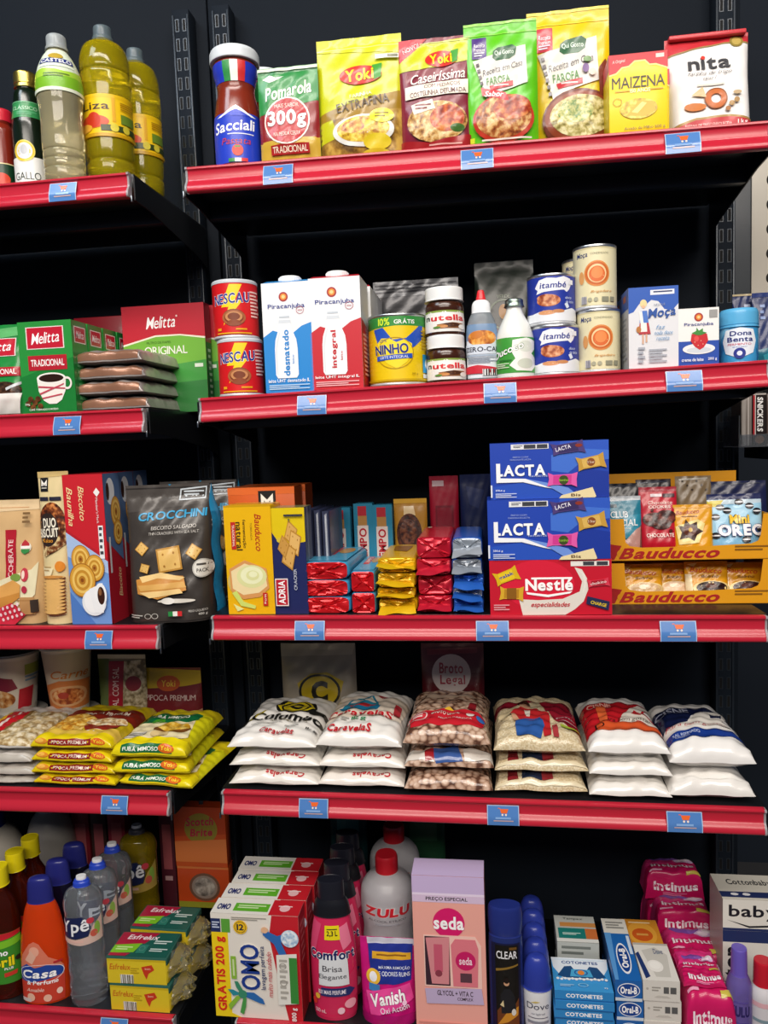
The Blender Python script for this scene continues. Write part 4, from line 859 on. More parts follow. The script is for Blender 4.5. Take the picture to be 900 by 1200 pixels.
def loaf(name, label, x, y, z, w, t, d, wrap, end, top=None, rz=0, fold=False, seed=0, group=None, endfin='foil', rr=.36):
    """wrapped pack lying with its short end to the front: long wrapper and crumpled end"""
    o = thing(name, label, 'biscuit pack', (x, y, z), rz, group)
    rnd = random.Random(seed)
    N = 40; q = 2.0/ (1.0) * rr
    def ringp(k, sc):
        a = 2*PI*k/N
        c, s = math.cos(a), math.sin(a)
        return (w/2*sc*math.copysign(abs(c)**rr, c), t/2+t/2*sc*math.copysign(abs(s)**rr, s))
    ys = [(.0, .90), (.003, .975), (.007, 1.), (.03, .985), (.06, 1.), (d*.6, .985), (d-.007, 1.), (d-.003, .97), (d, .9)]
    vs = []
    for y_, sc in ys:
        for k in range(N):
            px, pz = ringp(k, sc*(1+.012*math.sin(5*k+seed+60*y_)))
            vs.append((px, y_, max(pz, 0)))
    fs = [(j*N+k, (j+1)*N+k, (j+1)*N+(k+1) % N, j*N+(k+1) % N) for j in range(len(ys)-1) for k in range(N)]
    fs = [tuple(reversed(f)) for f in fs]
    fs.append(tuple((len(ys)-1)*N+k for k in range(N-1, -1, -1)))
    mb = MB(); mb.add(vs, fs, mat(wrap,'film'))
    if top:
        def S(u, v, o_):
            return ((u-.5)*w*.86, .006+v*(d-.012), t*.998+o_)
        paint(mb, S, w*.86, d-.012, top, L=.01, fin='film', off=.0006)
    mb.build('wrapper', o)
    mb = MB(); vs = []; scs = (.93, .8, .62, .42, .22)
    for i, sc in enumerate(scs):
        for k in range(N):
            px, pz = ringp(k, sc)
            vs.append((px, -.0005-(.0 if i == 0 else rnd.uniform(-.0012, .0028)), max(pz, .0004)))
    vs.append((0, -.002, t/2))
    fs = [(j*N+(k+1) % N, j*N+k, (j+1)*N+k, (j+1)*N+(k+1) % N) for j in range(len(scs)-1) for k in range(N)]
    n = (len(scs)-1)*N
    fs += [(n+(k+1) % N, n+k, len(vs)-1) for k in range(N)]
    fs = [tuple(f) for f in fs]
    mb.add(vs, fs, mat(end,endfin)); mb.build('end_fold', o)
    if fold:
        mb = MB()
        zc = t*(.45+.12*rnd.random()); b = rnd.uniform(-.35, .35)
        def fn(u, v):
            x_ = (u-.5)*w*(.86+.12*v)
            return (x_, -.001-.016*v, zc+.0011*math.sin(7*u+seed*1.3+3*v)*(.4+v)+b*.014*v-.006*v*v+ (u-.5)*.006*math.sin(seed))
        mb.grid(fn, 16, 4, mat(end if fold is True else fold, endfin)); mb.grid(lambda u, v: tuple(Vector(fn(1-u, v))+Vector((0,0,-.0004))), 16, 4, mat(end if fold is True else fold, endfin))
        mb.build('crimped_seal', o)
    return o
def column(px0, px1, rows, S, Y, **k):
    """rows: list of (y_top, y_bottom) in the photo -> positions"""
    a, b = on_y(px0, rows[-1][1], Y), on_y(px1, rows[-1][1], Y)
    x = (a.x+b.x)/2; w = b.x-a.x; out = []
    z0 = deck(S, x); zb = on_y((px0+px1)/2, rows[-1][1], Y).z
    tot = on_y((px0+px1)/2, rows[0][0], Y).z-z0
    H = sum(r[1]-r[0] for r in rows)
    z = z0
    for r in reversed(rows):
        t = tot*(r[1]-r[0])/H
        out.append((x, z, w, t)); z += t
    return out
ORD = {2: ('lower', 'upper'), 3: ('bottom', 'middle', 'top'), 4: ('bottom', 'second lowest', 'third lowest', 'top'), 5: ('bottom', 'second lowest', 'middle', 'second highest', 'top')}
TEM = [R('#4a9fc4',0,0,100,100), R('#c8242e',20,5,50,60), T('#f2e2da','TEMPO',35,30,40,20,b=.02,rot=90), E('#c9964a',70,30,20,20)]
for k, (x, z, w, t) in enumerate(column(355, 411, [(658,679),(680,699.5),(700,720)], 'R3', .012)):
    loaf('wafer_pack', ORD[3][k]+' blue wafer pack with wide red end, beside the navy cracker pack', x+(.001,0,.0005)[k], .014, z, w*.98, t*.985, .16, '#3f97bf', '#cf1620', TEM, seed=30+k, rr=.42, rz=-.01*k)
for k, (x, z, w, t) in enumerate(column(412, 441, [(669,694.5),(695,720.5)], 'R3', .012)):
    loaf('wafer_pack', ORD[2][k]+' narrow blue wafer pack with square red end', x, .014, z, w*.97, t*.985, .15, '#3f97bf', '#cf1620', TEM, seed=35+k, rr=.25, rz=0)
for k, (x, z, w, t) in enumerate(column(442, 489, [(654,672),(672,690),(690,703),(703,720)], 'R3', .014)):
    loaf('cookie_pack', ORD[4][k]+' yellow cookie pack with crimped end in its stack', x+(.001,-.001,.0,.001)[k], .020, z, w*.97, t*.985, .15, '#d9a90e', '#d9aa10', [P('#8a5a1c',(20,10),(80,14),(70,60),(26,50))], seed=40+k, fold='#ecc21a', rr=.4, rz=(0,.02,-.02,.01)[k])
for k, (x, z, w, t) in enumerate(column(489, 531, [(630,655),(655,675),(675,699),(699,720)], 'R3', .014)):
    loaf('cookie_pack', ORD[4][k]+' red foil cookie pack in the stack left of the blue ones', x+(0,.001,-.0005,.0005)[k], .020, z, w*.97, t*.985, .15, '#b3142c', '#c01830', [R('#e0c0b0',10,3,24,14)], seed=50+k, fold=(k in (2, 0)) and '#c9203a', rr=.3)
for k, (x, z, w, t) in enumerate(column(531, 568, [(630,655),(655,674),(674,690),(690,703),(703,720)], 'R3', .014)):
    loaf('cookie_pack', ORD[5][k]+' blue and silver foil cookie pack beside the chocolate boxes', x+(0,-.001,.001,-.001,0)[k], .020, z, w*.97, t*.985, .15, '#1f56b4', ('#2a62bc','#9aa2ac','#2460bc','#a8b0ba','#9aa4b0')[k], None, seed=60+k, fold=('#2a66c4','#2a66c4','#2e6cd0','#9aa4b0','#aab2bc')[k], rr=.36)
TEB = [R('#2f86a8',0,0,100,100), R('#b8303a',24,10,66,34), R('#b8874a',22,34,68,62), R('#e4d4cc',22,62,72,140), T('#b81f2c','TEMPO',47,84,60,34,b=.03,rot=90)]
tp = None
for (a, b, yt, l) in ((387, 411, 595, 'leftmost of three blue wafer packs standing upright at the back'), (415, 437, 590, 'middle of three blue wafer packs standing upright at the back'), (437, 460, 591.5, 'rightmost of three blue wafer packs upright at the back')):
    sp = Spot(a, b, yt, 'R3', .19)
    carton('wafer_pack', l, 'biscuit pack', sp, .035, '#2f86a8', {'F': [R('#2f86a8',0,0,100,100), R('#b8303a',22,3,68,14), R('#b8874a',22,14,70,25), R('#e4d4cc',18,25,76,74), T('#b81f2c','TEMPO',47,49,42,40,b=.03,rot=90)]}, fin='film', bev=.004)
pouch('cookie_pack', 'amber cookie pack with dark chocolate picture upright at the back', 'biscuit pack', Spot(461, 500, 585, 'R3', .19), .014, '#b8842a', [P('#d9a83a',(0,0),(100,0),(100,5),(0,5)), P('#e8cfa0',(30,8),(60,8),(66,18),(30,20)), E(('noise',120,'#2a1410','#4a2418','#6a3a22'),46,38,38,22), E('#3a1c14',46,38,30,16), E(('noise',140,'#2a1410','#5a2e20','#7a4a30'),44,36,26,14)], seed=70, square=5)
pouch('cookie_pack', 'dark red cookie pack upright in shade at the back', 'biscuit pack', Spot(503, 537, 558, 'R3', .20), .012, '#a01830', [R('#c9b0b4',10,4,50,9), R('#7a1024',20,26,82,56), R('#8c142a',26,28,76,54)], seed=71, square=6)
pouch('cookie_pack', 'navy cookie pack upright in shade beside the chocolate boxes', 'biscuit pack', Spot(539, 575, 556, 'R3', .20), .012, '#182452', [G('#4a5680',50,52,16,7,.3), P('#2a3768',(20,10),(80,14),(60,30),(30,26))], seed=72, square=4)

# chocolate boxes
def candy(c, edge, cx, cy, w, h, a=0):
    ca, sa = math.cos(a), math.sin(a)
    k = 2.1
    f = lambda x, y: (cx+w*(x*ca-y*sa/k*1.), cy+h*(y*ca+x*sa*k*.45))
    return [P(edge,f(-1,-.9),f(-.62,-.6),f(.62,-.75),f(1,-1),f(.95,0),f(1,1),f(.6,.7),f(-.62,.75),f(-1,.95),f(-.9,0)), P(c,f(-.62,-.5),f(.6,-.62),f(.6,.58),f(-.62,.62))]
LAC = [R('#1d42ae',0,0,100,100), P('#2a56c0',(60,0),(100,0),(100,30),(70,34),(56,28)), P('#3f6fd0',(52,24),(66,12),(100,18),(100,34),(76,40),(66,56),(52,52)), P('#2450ba',(0,78),(30,70),(60,80),(80,100),(0,100)), P('#16359a',(64,70),(82,50),(100,56),(100,100),(70,100)), R('#e8e9ec',18,3,50,12), R('#3a3c44',29,4,39,11), R('#3a3c44',40,4,49,11), BARS('#6a6c74',20,5,28,10,2), T('#a9b8e2','FEITO COM',26,25.5,13,2.4,b=0), T('#a9b8e2','CHOCOLATE LACTA',26,30,18,2.6,b=0),
       TO('#ffffff','#16308a','LACTA',26,49,42,20,b=.035,o=.01), P('#f4f6fa',(5,36),(8.5,36),(8.5,62),(30,64),(48,74),(62,86),(46,80),(28,70),(5,70)), P('#6f94de',(30,64),(48,72),(66,82),(76,100),(66,100),(52,82)), T('#c9d4f0','FAVORITOS',41,60,15,2.8,b=0), candy('#33285e','#4a3a78',66,12,14,12,-.22), T('#e9e6f2','LACTA',62,12,13,7,b=.02,rot=14), E('#8a3020',75,8,3,3), candy('#d9b25a','#c4983c',85,38,12,14,-.25), C('#8a4a1e',85,38,3.4), T('#efe2c8','5 Star',85,38,6,4,b=0), candy('#cf3a90','#e05aa8',61,67,12.5,13,.06), C('#3a4a1a',62,68,4), T('#9acb3a','Sonho',62,68,8,4,b=.01), P('#ead9a8',(58,100),(60,95),(86,82),(89,98),(88,100)), T('#5a3a1e','Bis',72,95,8,5,b=.02), T('#eef2fa','250,6 g',8,84,8,4,b=.01), BARS('#c9d4f0',4,89,22,98,3), R('#dfe6f4',0,74,1.4,96)]
NESB = [R('#c4122c',0,0,100,100), E('#d81a38',40,44,30,44), P('#e2ddd2',(24,71),(40,73),(60,71),(74,58),(76,40),(70,14),(76,18),(80,34),(81,54),(77,76),(70,90),(62,100),(27,100)), P('#eae6dc',(70,14),(76,26),(78,44),(76,62),(78,56),(80,40),(78,26)), R('#e9e6e0',67,3,98,12), R('#3a3c44',77,4,86,11), R('#3a3c44',88,4,97,11), T('#ffffff','Nestlé',49,45,39,22,b=.035), R('#ffffff',34.5,31.5,68,35), P('#ffffff',(30,58),(48,63),(68,57),(66,61),(48,67.5),(31,62)), T('#c4122c','especialidades',50,82,32,11,sh=.3,b=.008),
       candy('#e8c81e','#d9b414',14,28,11,15,-.5), T('#1c3a9a','galak',14,28,13,8,b=.02,rot=22), candy('#b8841e','#d9aa2a',18,60,10,14,.1), R('#8a5a14',14,50,22,70), candy('#a80f24','#d83a50',89,42,9,8,-.2), T('#f2dada','chokito',89,42,13,5,b=.01,rot=10), P('#23284e',(80,66),(98,76),(97,92),(79,80)), T('#e9c81e','CHARGE',89,80,13,6,b=.02,rot=-14), BARS('#e0a0a8',3,80,16,92,3)]
x0 = Spot(574, 717, 656, 'R3', .004); z0 = x0.z; h1 = x0.h
carton('chocolate_box', 'red chocolate box at the bottom of the box stack', 'box', x0, .075, '#b8122a', {'F': NESB, 'T': [R('#c4122c',0,0,100,100)], 'L': [R('#8a0e20',0,0,100,100)]})
x1 = Spot(571.5, 715, 584.5, 'R3', .004); h2 = x1.top-x0.top
t = carton('chocolate_box', 'blue chocolate box in the middle of the box stack', 'box', x1, .075, '#1b3ca2', {'F': LAC, 'T': [R('#1d42ae',0,0,100,100)], 'L': [R('#16308a',0,0,100,100)]}, h=h2-.0004)
t.location.z = x0.top+.0004
x2 = Spot(574.5, 713.5, 517.5, 'R3', .008)
t = carton('chocolate_box', 'topmost blue chocolate box, on the other two', 'box', x2, .075, '#1b3ca2', {'F': LAC, 'T': [R('#1d42ae',0,0,100,100)], 'L': [R('#16308a',0,0,100,100)]}, h=x2.top-x1.top-.0004)
t.location.z = x1.top+.0004

# snack display boxes
Yd = .073; Dd = .135
pa = on_y(716, 700, Yd); pb = on_y(908, 700, Yd)
xd0, xd1 = pa.x, pb.x; wd = xd1-xd0; zd = deck('R3', xd0)
zl = on_y(800, 656, Yd).z-zd
def display(label, z, hf, back):
    t = thing('snack_display_box', label, 'display box', ((xd0+xd1)/2, Yd, z))
    OC = mat('#e09a14','card'); DK = mat('#8c1c1e','card')
    mb = MB()
    mb.box(-wd/2, wd/2, .0013, Dd, 0, .0012, OC)
    for s in (-1, 1): mb.box(*sorted((s*wd/2, s*(wd/2-.0012))), .0013, Dd, .0013, hf*.97, OC)
    mb.build('tray', t, smooth=False)
    mb = MB(); mb.box(-wd/2, wd/2*.88, Dd-.0012, Dd, .0013, back, OC); mb.build('back_board', t, smooth=False)
    out = [(0,100),(100,100),(100,0),(93,0),(91.5,48),(90,60),(86,66),(60,70),(20,71),(12,67),(9.5,58),(8.5,5),(0,5)]
    prof = [((x/100-.5)*wd, (1-y/100)*hf) for x, y in out]
    mb = MB(); bm = bmesh.new()
    f = bm.faces.new([bm.verts.new((x, 0, z_)) for x, z_ in prof])
    r = bmesh.ops.extrude_face_region(bm, geom=[f]); vv = [e for e in r['geom'] if isinstance(e, bmesh.types.BMVert)]
    bmesh.ops.translate(bm, verts=vv, vec=(0, .0012, 0)); bmesh.ops.recalc_face_normals(bm, faces=bm.faces[:]); bmesh.ops.triangulate(bm, faces=bm.faces[:])
    mb.bm(bm, OC)
    S = lambda u, v, o: ((u-.5)*wd, -o, v*hf)
    paint(mb, S, wd, hf, [P('#a8201e',(0,62),(7,66),(2,100),(0,100)), E('#d98f12',8,84,4,11), T('#a8201e','Bauducco',36,84,62,25,sh=.35,b=.035), R('#c98a10',0,98,100,100), BARS('#8a5a10',76,70,98,84,2)], fin='card')
    mb.build('front_lip', t)
    return t
hb = on_y(800, 604, Yd+.0).z-zd-zl
display('lower yellow snack display box holding four small cake packs', zd, zl-.0008, zl-.0012)
display('upper yellow snack display box holding upright cookie packs', zd+zl, hb, on_y(800, 553, Yd+Dd).z-zd-zl)
YC = Yd+.022
def snack(label, a, b, yt, art, base, lift, Y=YC, seed=0, tilt=-.12, th=.012, square=5, name='snack_pack', yb=None, **k):
    sp = Spot(a, b, yt, 'R3', Y, lift=lift+.002)
    return pouch(name, label, 'snack pack', sp, th, base, yscale(art, .84 if lift else .8), seed=seed, square=square, tilt=tilt, seal=.05, **k)
zz = zl
snack('teal and grey square cracker snack pack in the upper display box', 714, 754, 581, [R('#b9bfc4',0,0,100,10), P('#247a92',(10,10),(100,8),(100,50),(0,60)), P('#7a5a50',(0,66),(50,90),(100,56),(100,100),(0,100)), P('#2a8aa4',(0,40),(100,36),(100,56),(52,84),(0,58)), R('#5a6a74',0,16,28,22), T('#e9eef0','CLUB',34,36,52,13,b=.02), T('#e9eef0','SOCIAL',46,52,82,13,b=.02), T('#cfe0e4','ORIGINAL',44,63,46,4,b=0), P('#b88a80',(20,70),(50,86),(80,66),(96,60),(90,100),(10,100))], '#2a7a90', zz, seed=80)
snack('red chocolate cookie snack pack in the upper display box', 752, 797, 570, [R('#a81a30',0,0,100,7), R('#d8ccd0',30,12,60,17), R('#4a3038',62,12,94,18), T('#f0c8c0','Chocolate',54,27,64,6,b=.01,sh=.1), T('#f0d8d0','COOKIES',52,34.5,58,5,b=.015), E(('noise',150,'#2a1010','#4a1e1a','#7a3a2e'),36,56,30,12), E(('noise',150,'#2a1010','#4a1e1a','#7a3a2e'),68,52,28,12), E(('noise',150,'#220c0c','#42201a','#6a3a2e'),54,64,26,9), C('#5a241e',32,40,4), C('#5a241e',78,76,5), T('#f4e2da','CHOCOLATE',50,83,72,6.5,b=.015)], '#b8182e', zz, seed=81, Y=YC+.004)
snack('amber pack with star-shaped chocolate cookie in the upper display box', 792, 839, 591, [R('#d99a14',0,0,100,8), T('#a8301c','Bauducco',36,17,60,9,sh=.3,b=.01,rot=4), BARS('#8a5a14',20,26,60,30,1), P('#e8d68a',(4,50),(60,34),(78,44),(60,88),(10,92)), P('#3a1a10',(10,48),(24,50),(30,34),(40,46),(58,40),(58,54),(72,62),(56,70),(48,84),(34,76),(12,80),(18,64)), E('#5a2a18',38,60,16,12), E('#d9b45a',40,58,5,5)], '#dc9c12', zz, seed=82)
snack('light blue mini sandwich cookie pouch, rightmost in the upper display box', 834, 899, 578, [R('#1a2352',0,0,100,11), P('#bcd0dc',(0,11),(100,11),(100,20),(0,20)), P('#c9b820',(0,13),(30,12),(20,26),(8,34),(0,30)), R('#7fb8da',0,34,100,100), P('#9ccbe4',(0,26),(100,18),(100,60),(0,80))] + [x for c in ((22,26),(58,16),(76,24),(12,44),(34,32),(10,80),(64,88),(88,34),(90,66)) for x in (E('#1c1a20',c[0],c[1],8,6), E('#e9ecf0',c[0],c[1],8,1.4))] + [TO('#f0c22a','#3a2a10','Mini',54,49,36,17,b=.04), TO('#f4f6fa','#1c2a78','OREO',56,70,84,22,b=.05)], '#86b9d6', zz, seed=83, th=.018, Y=YC+.002)
for (a, b, yt, c, l, sd) in ((712, 752, 566, '#15171f', 'black snack pack behind the teal one in the upper display box', 84), (748, 790, 561, '#2a1a1e', 'dark brown snack pack behind the red cookie pack', 85), (795, 838, 557, '#8a7454', 'speckled beige snack pack behind the amber star cookie pack', 86), (834, 903, 563, '#181f48', 'navy snack pouch behind the light blue cookie pouch', 87)):
    snack(l, a, b, yt, [P('#c9c2b4' if sd == 86 else '#3a3e50',(10,4),(90,3),(90,5),(10,7))] + ([E('#4a3a2a',20+13*i,8+7*(i % 3),3,1.6) for i in range(6)] if sd == 86 else []), c, zz, Y=YC+.05, seed=sd, th=.009)
for k, (a, b, yt, l, cookie) in enumerate(((728, 779, 661, 'leftmost small amber cake pack in the lower display box', '#c9a878'), (768, 811, 660, 'second small amber cake pack from the left in the lower box', '#d9b890'), (806, 857, 658, 'third small cake pack with dark chocolate cake picture', '#2a1410'), (849, 899, 659, 'rightmost small amber cake pack in the lower display box', '#3a1a12'))):
    snack(l, a, b, yt, [T('#b8321c','Bauducco',48,28,74,17,sh=.3,b=.01,rot=-4), T('#5a3010','Bolinho',56,48,40,9,b=.0,sh=.2), R('#f0e2b8',0,40,14,100), E('#e8cf8a',58,86,44,24), E(cookie,58,84,36,20), E('#f2e2c4' if k < 2 else '#5a2e20',56,78,14,8), P('#f2e08a',(4,8),(30,4),(20,18))], '#d9980f', 0, Y=YC+(.0,.012,.0,.008)[k]-.006, seed=90+k, th=.011, tilt=-.2)
# ================================================================ fourth shelf: flat-lying bags
def bagstack(name, cat, rows, S, px0, px1, ybase, ys, d, arts, labels, base, Y=None, group=None, rzs=None, **k):
    """ys: photo heights of the joints from shelf upwards, last one the top bag's upper front edge; arts per bag"""
    Y = Y if Y is not None else max(.004, depth_of((px0+px1)/2, ybase, S))
    a, b = on_y(px0, ybase, Y), on_y(px1, ybase, Y)
    x = (a.x+b.x)/2; w = b.x-a.x
    z = deck(S, x); out = []
    for i, yy in enumerate(ys):
        zt = on_y((px0+px1)/2, yy, Y).z
        t = zt-z
        bb = base[i] if isinstance(base, (list, tuple)) else base
        out.append(pillow(name, labels[i], cat, (x+(0, .0015, -.001, .001)[i % 4]+(k.get('dx') or [0]*9)[i], Y+(0, .004, .001, .003)[i % 4], z+.0002), w*(1, 1.01, .99, 1)[i % 4], d, t*(.93 if k.get('seed') == 130 else .955), bb[0] if isinstance(bb, tuple) and bb[0] not in ('noise','cells') else bb, arts[i], fin=k.get('fin','wrap' if S == 'R4' else 'film'), rz=(rzs or [0]*9)[i], group=group, seed=k.get('seed', 0)+i*3, wr=k.get('wr', .0016), n=k.get('n', .55), pinch=k.get('pinch', .05), low=.32, voff=(.09 if S == 'R4' else .07), ex=k.get('ex', 4.)))
        z = zt
    return out
# left bay
cupp = [(0,0),(0,0),(.68,0),(.7,.03),(.93,.93),(.93,.93),(1,.94),(1,.97),(1,.97),(.94,.985),(.94,.985),(0,.98)]
def cup(label, a, b, yt, yb_, Y, col, art, lift):
    sp = Spot(a, b, yt, 'L4', Y, lift=lift); 
    t = bottle('instant_noodle_cup', label, 'noodle cup', sp, cupp, mat('#d9d2c4','card'), [('foil_lid', [(0,.985),(0,.985),(.97,.985),(.97,.985),(.96,1),(.96,1),(0,1)], mat('#b8b4ac','foil'))], [(.05,.9,col,art,190)], bname='cup')
    return t
A1 = [P('#7a2436',(10,34),(34,30),(50,34),(56,54),(40,60),(8,58)), P('#b8222e',(58,56),(80,54),(76,94),(54,96)), E(('noise',90,'#8a4a1e','#c98a4a','#e2c090'),26,74,26,18), R('#9aa84a',66,10,94,30), BARS('#7a9ab0',66,32,92,46,2), R('#e2ddd2',82,58,92,92)]
A2 = [T('#c9782a','Carne',56,36,56,14,sh=.3,b=.01), P('#c9763a',(10,58),(40,46),(90,50),(90,96),(10,96)), E('#d9a470',50,74,32,18), E(('noise',100,'#8a3a1a','#c9763a','#e2b07a'),50,74,26,14), E('#a83a2a',44,72,8,6)]
hc = .045
la = cup('white noodle cup with burgundy badge, upper of the left pair at the back', -10, 45, 762, 830, .20, '#cfc6b4', A1, .058)
lb = cup('white noodle cup with orange soup picture, upper of the right pair', 52, 107, 752, 815, .20, '#cdbfa6', A2, .060)
for t, l in ((la, 'lower noodle cup under the burgundy badge one'), (lb, 'lower noodle cup under the orange soup one')):
    o = dup(t, (t.location.x, t.location.y, deck('L4', t.location.x)), l, scale=(1.06, 1.06, 1))
    top = max(v[2] for ch in t.children for v in ch.bound_box)
    o.scale = (1.06, 1.06, (t.location.z-o.location.z-.0005)/top)
pouch('popcorn_pack', 'red striped natural popcorn pack standing in shade behind the popcorn bags', 'pack', Spot(111, 167, 770, 'L4', .21), .018, '#8a7a5a', [R('#c9c2b2',0,0,100,5), P('#5a6a3a',(0,5),(24,5),(24,100),(0,100)), P('#9c1c2c',(24,8),(56,8),(52,100),(24,100)), T('#e2c8c4','NATURAL COM SAL',39,52,74,13,b=.0,rot=90), P(('noise',90,'#6a5a3a','#b8a884','#dcd2b8'),(56,8),(100,6),(100,100),(54,100)), E('#8a2a34',76,34,16,9), R('#6a5a1c',4,60,18,84)], seed=101, square=5)
pouch('popcorn_pack', 'maroon popcorn pack with yellow top standing in shade', 'pack', Spot(163, 232, 786, 'L4', .215), .02, '#6e1f24', [P('#b89a1c',(0,0),(100,4),(100,22),(70,26),(0,30)), E('#b8521e',46,22,20,11), T('#d9b03a','Yoki',46,22,24,9,b=.02), T('#d2b8b0','PIPOCA PREMIUM',50,42,84,8,b=.0), P(('noise',110,'#6a2a1c','#a8603a','#d9b48a'),(0,64),(100,60),(100,100),(0,100)), R('#8a6a1a',0,60,14,74)], seed=102, square=5)
RED = [P('#c81c28',(0,0),(46,0),(46,86),(0,86)), R('#e9b52a',0,0,14,84), R('#e8d8d0',24,4,28,80), P(('noise',110,'#9a7a4a','#cdb88c','#e8dcc0'),(46,2),(100,0),(100,90),(46,88)), P('#8a6a3a',(42,0),(46,0),(46,90),(42,90)), R('#d8d4cc',0,90,100,100)]
GRY = [P('#b8b2a8',(0,80),(100,84),(100,100),(0,100)), R('#8a867e',0,20,100,40)]
bagstack('snack_bag', 'bag', 4, 'L4', -46, 38, 924, [912, 898, 882, 866], .17, [GRY, GRY, GRY, RED],
    ['bottom silver white bag at the left edge, beside the popcorn stack', 'second silver white bag from the bottom at the left edge', 'third silver white bag from the bottom at the left edge', 'red and beige topped bag on the stack at the left edge'], ['#b9b3aa', '#cfcac2', '#d9d5cf', '#d2cdc6'], Y=.012, seed=110, ex=7, rzs=(.03,-.02,.02,.0))
PIP = [P('#7c2418',(0,0),(100,0),(100,30),(60,40),(30,36),(0,44)), T('#e9d8c4','PIPOCA PREMIUM',56,13,60,7,b=.01), P(('noise',130,'#b8741e','#dca83e','#f0d27a'),(0,22),(30,14),(60,34),(50,64),(0,70)), P('#8a2a1e',(46,48),(60,40),(92,44),(86,66),(60,70)), E(('noise',120,'#a87a4a','#d9bc8a','#f2e6c8'),70,38,26,12), E('#efe8dc',72,66,14,5), P('#dcb84a',(0,66),(100,60),(100,76),(0,76)), R('#e3cb12',0,73,100,100), P('#8c1f1c',(22,82.5),(74,82.5),(74,90),(22,90)), T('#f4e2d0','PIPOCA PREMIUM',48,86.3,42,3.6,b=.008), E('#d9661e',83,86,9,3.4), T('#f6d83a','Yoki',83,86,13,3,b=.02), E('#d98a2a',14,86,8,3.4), E('#e8b04a',12,85.5,5,2.4)]
bagstack('popcorn_bag', 'bag', 4, 'L4', 38, 134, 925, [912, 897, 883, 864.5], .165, [PIP]*4,
    ['bottom yellow-fronted popcorn bag in the flat stack', 'second yellow-fronted popcorn bag from the bottom', 'third yellow-fronted popcorn bag from the bottom', 'top popcorn bag of the flat stack, its popcorn picture showing'], '#cdb31a', Y=.010, seed=120, n=.42, ex=8, pinch=.03, rzs=(-.01,.02,-.015,.0), dx=[.003,-.002,.001,-.001])
FUB = [P('#176a3c',(0,0),(84,0),(84,22),(40,26),(0,34)), P('#d9d41a',(84,0),(100,0),(100,70),(84,40)), T('#f0f4e6','FUBÁ MIMOSO',42,10,56,6.5,b=.02), P('#ecdfb4',(0,34),(40,26),(84,22),(92,60),(80,70),(0,70)), C('#4aa02e',32,25,9), T('#dff0c8','Yoki',32,25,9,3,b=0), E('#7a4a22',62,44,26,12), E(('noise',110,'#b8861e','#dcae3a','#f0cf6a'),62,40,23,10), E('#d9c08a',52,60,12,7), R('#cfcac0',0,56,34,68), BARS('#8a8a80',2,58,30,66,3), R('#e6d312',0,70,100,100), P('#1a6a3c',(14,80),(82,80),(82,89.5),(14,89.5)), T('#f4f6ea','FUBÁ MIMOSO',40,84.8,46,5.2,b=.02), E('#dc6a1e',74,84.5,11,4.6), T('#f6e23a','Yoki',74,84.5,15,4,b=.02)]
bagstack('cornmeal_bag', 'bag', 3, 'L4', 133, 222, 925, [912, 894, 870], .17, [FUB]*3,
    ['bottom yellow cornmeal bag, twisted sideways beside the shelf end', 'middle yellow cornmeal bag', 'top yellow cornmeal bag with green header and bowl picture'], '#d3bf1a', Y=.010, seed=130, n=.45, ex=6, pinch=.03, rzs=(-.10,.02,.0), dx=[.008,-.002,.0])

# right bay
SUG = [P('#c9b41c',(0,50),(12,26),(26,26),(14,50)), P('#1c1c1a',(0,64),(0,50),(14,50),(8,64)), P('#1c1c1a',(76,20),(100,16),(100,26),(80,28)), E('#1c1c1a',60,15,26,16), P('#d2bc1c',(36,16),(46,4),(60,1),(74,4),(84,16),(74,26),(60,29.5),(46,26)), G('#1c1c1a',60,15.5,19,11.5,.13), T('#1c1c1a','C',60,15.5,17,13,b=.05), T('#1c1c1a','Colombo',57,42,88,15,b=.03,sh=.1), T('#6a5a10','AGROINDÚSTRIA',62,52,46,4,b=.01), T('#3a3a38','1kg',92,64,14,7,b=.01), BARS('#8a8a86',60,60,76,64,2), BARS('#b8b4ac',18,57,56,60,2), T('#c2202c','Caravelas',54,73,40,7.5,b=.025,rot=-2)]
CAR = [P('#e6d9c8',(0,0),(100,0),(96,50),(0,56)), E('#b8343c',70,3,10,4), P('#2f8aa8',(18,32),(24,18),(34,8),(54,6),(62,16),(66,32)), P('#c8343a',(24,24),(60,22),(58,30),(30,31)), P('#e9e2d2',(26,20),(34,10),(44,18)), P('#e9e2d2',(44,18),(52,8),(60,20)), P('#1f6f94',(14,32),(68,30),(64,37),(20,38)), TO('#c8202c','#f2ece4','CaravelaS',44,46,84,11,b=.035,rot=-3), T('#2f8a5a','1kg',46,58,18,6.5,b=.01), BARS('#a8a49c',24,56,34,62,2), T('#c8202c','CaravelaS',38,73,52,8.5,b=.03,rot=-2), R('#b8343c',86,22,94,44)]
W3 = ('bottom', 'middle', 'top')
def tears(seed, c='#c2202c', s='Caravelas'): return [T(c,s,62,78,44,7,b=.02,rot=180), P('#d8d4cc',(10,90),(60,86),(90,92),(50,93))]
bagstack('sugar_bag', 'bag', 3, 'R4', 269, 373, 925, [904.5, 884, 858], .19, [tears(1), tears(2), SUG],
    ['bottom white sugar bag under the yellow-crested one', 'middle white sugar bag under the yellow-crested one', 'top sugar bag with yellow crest and black lettering'], ['#e9e5dd', '#eae6de', '#eeebe5'], seed=140, wr=.0018, ex=3.2)
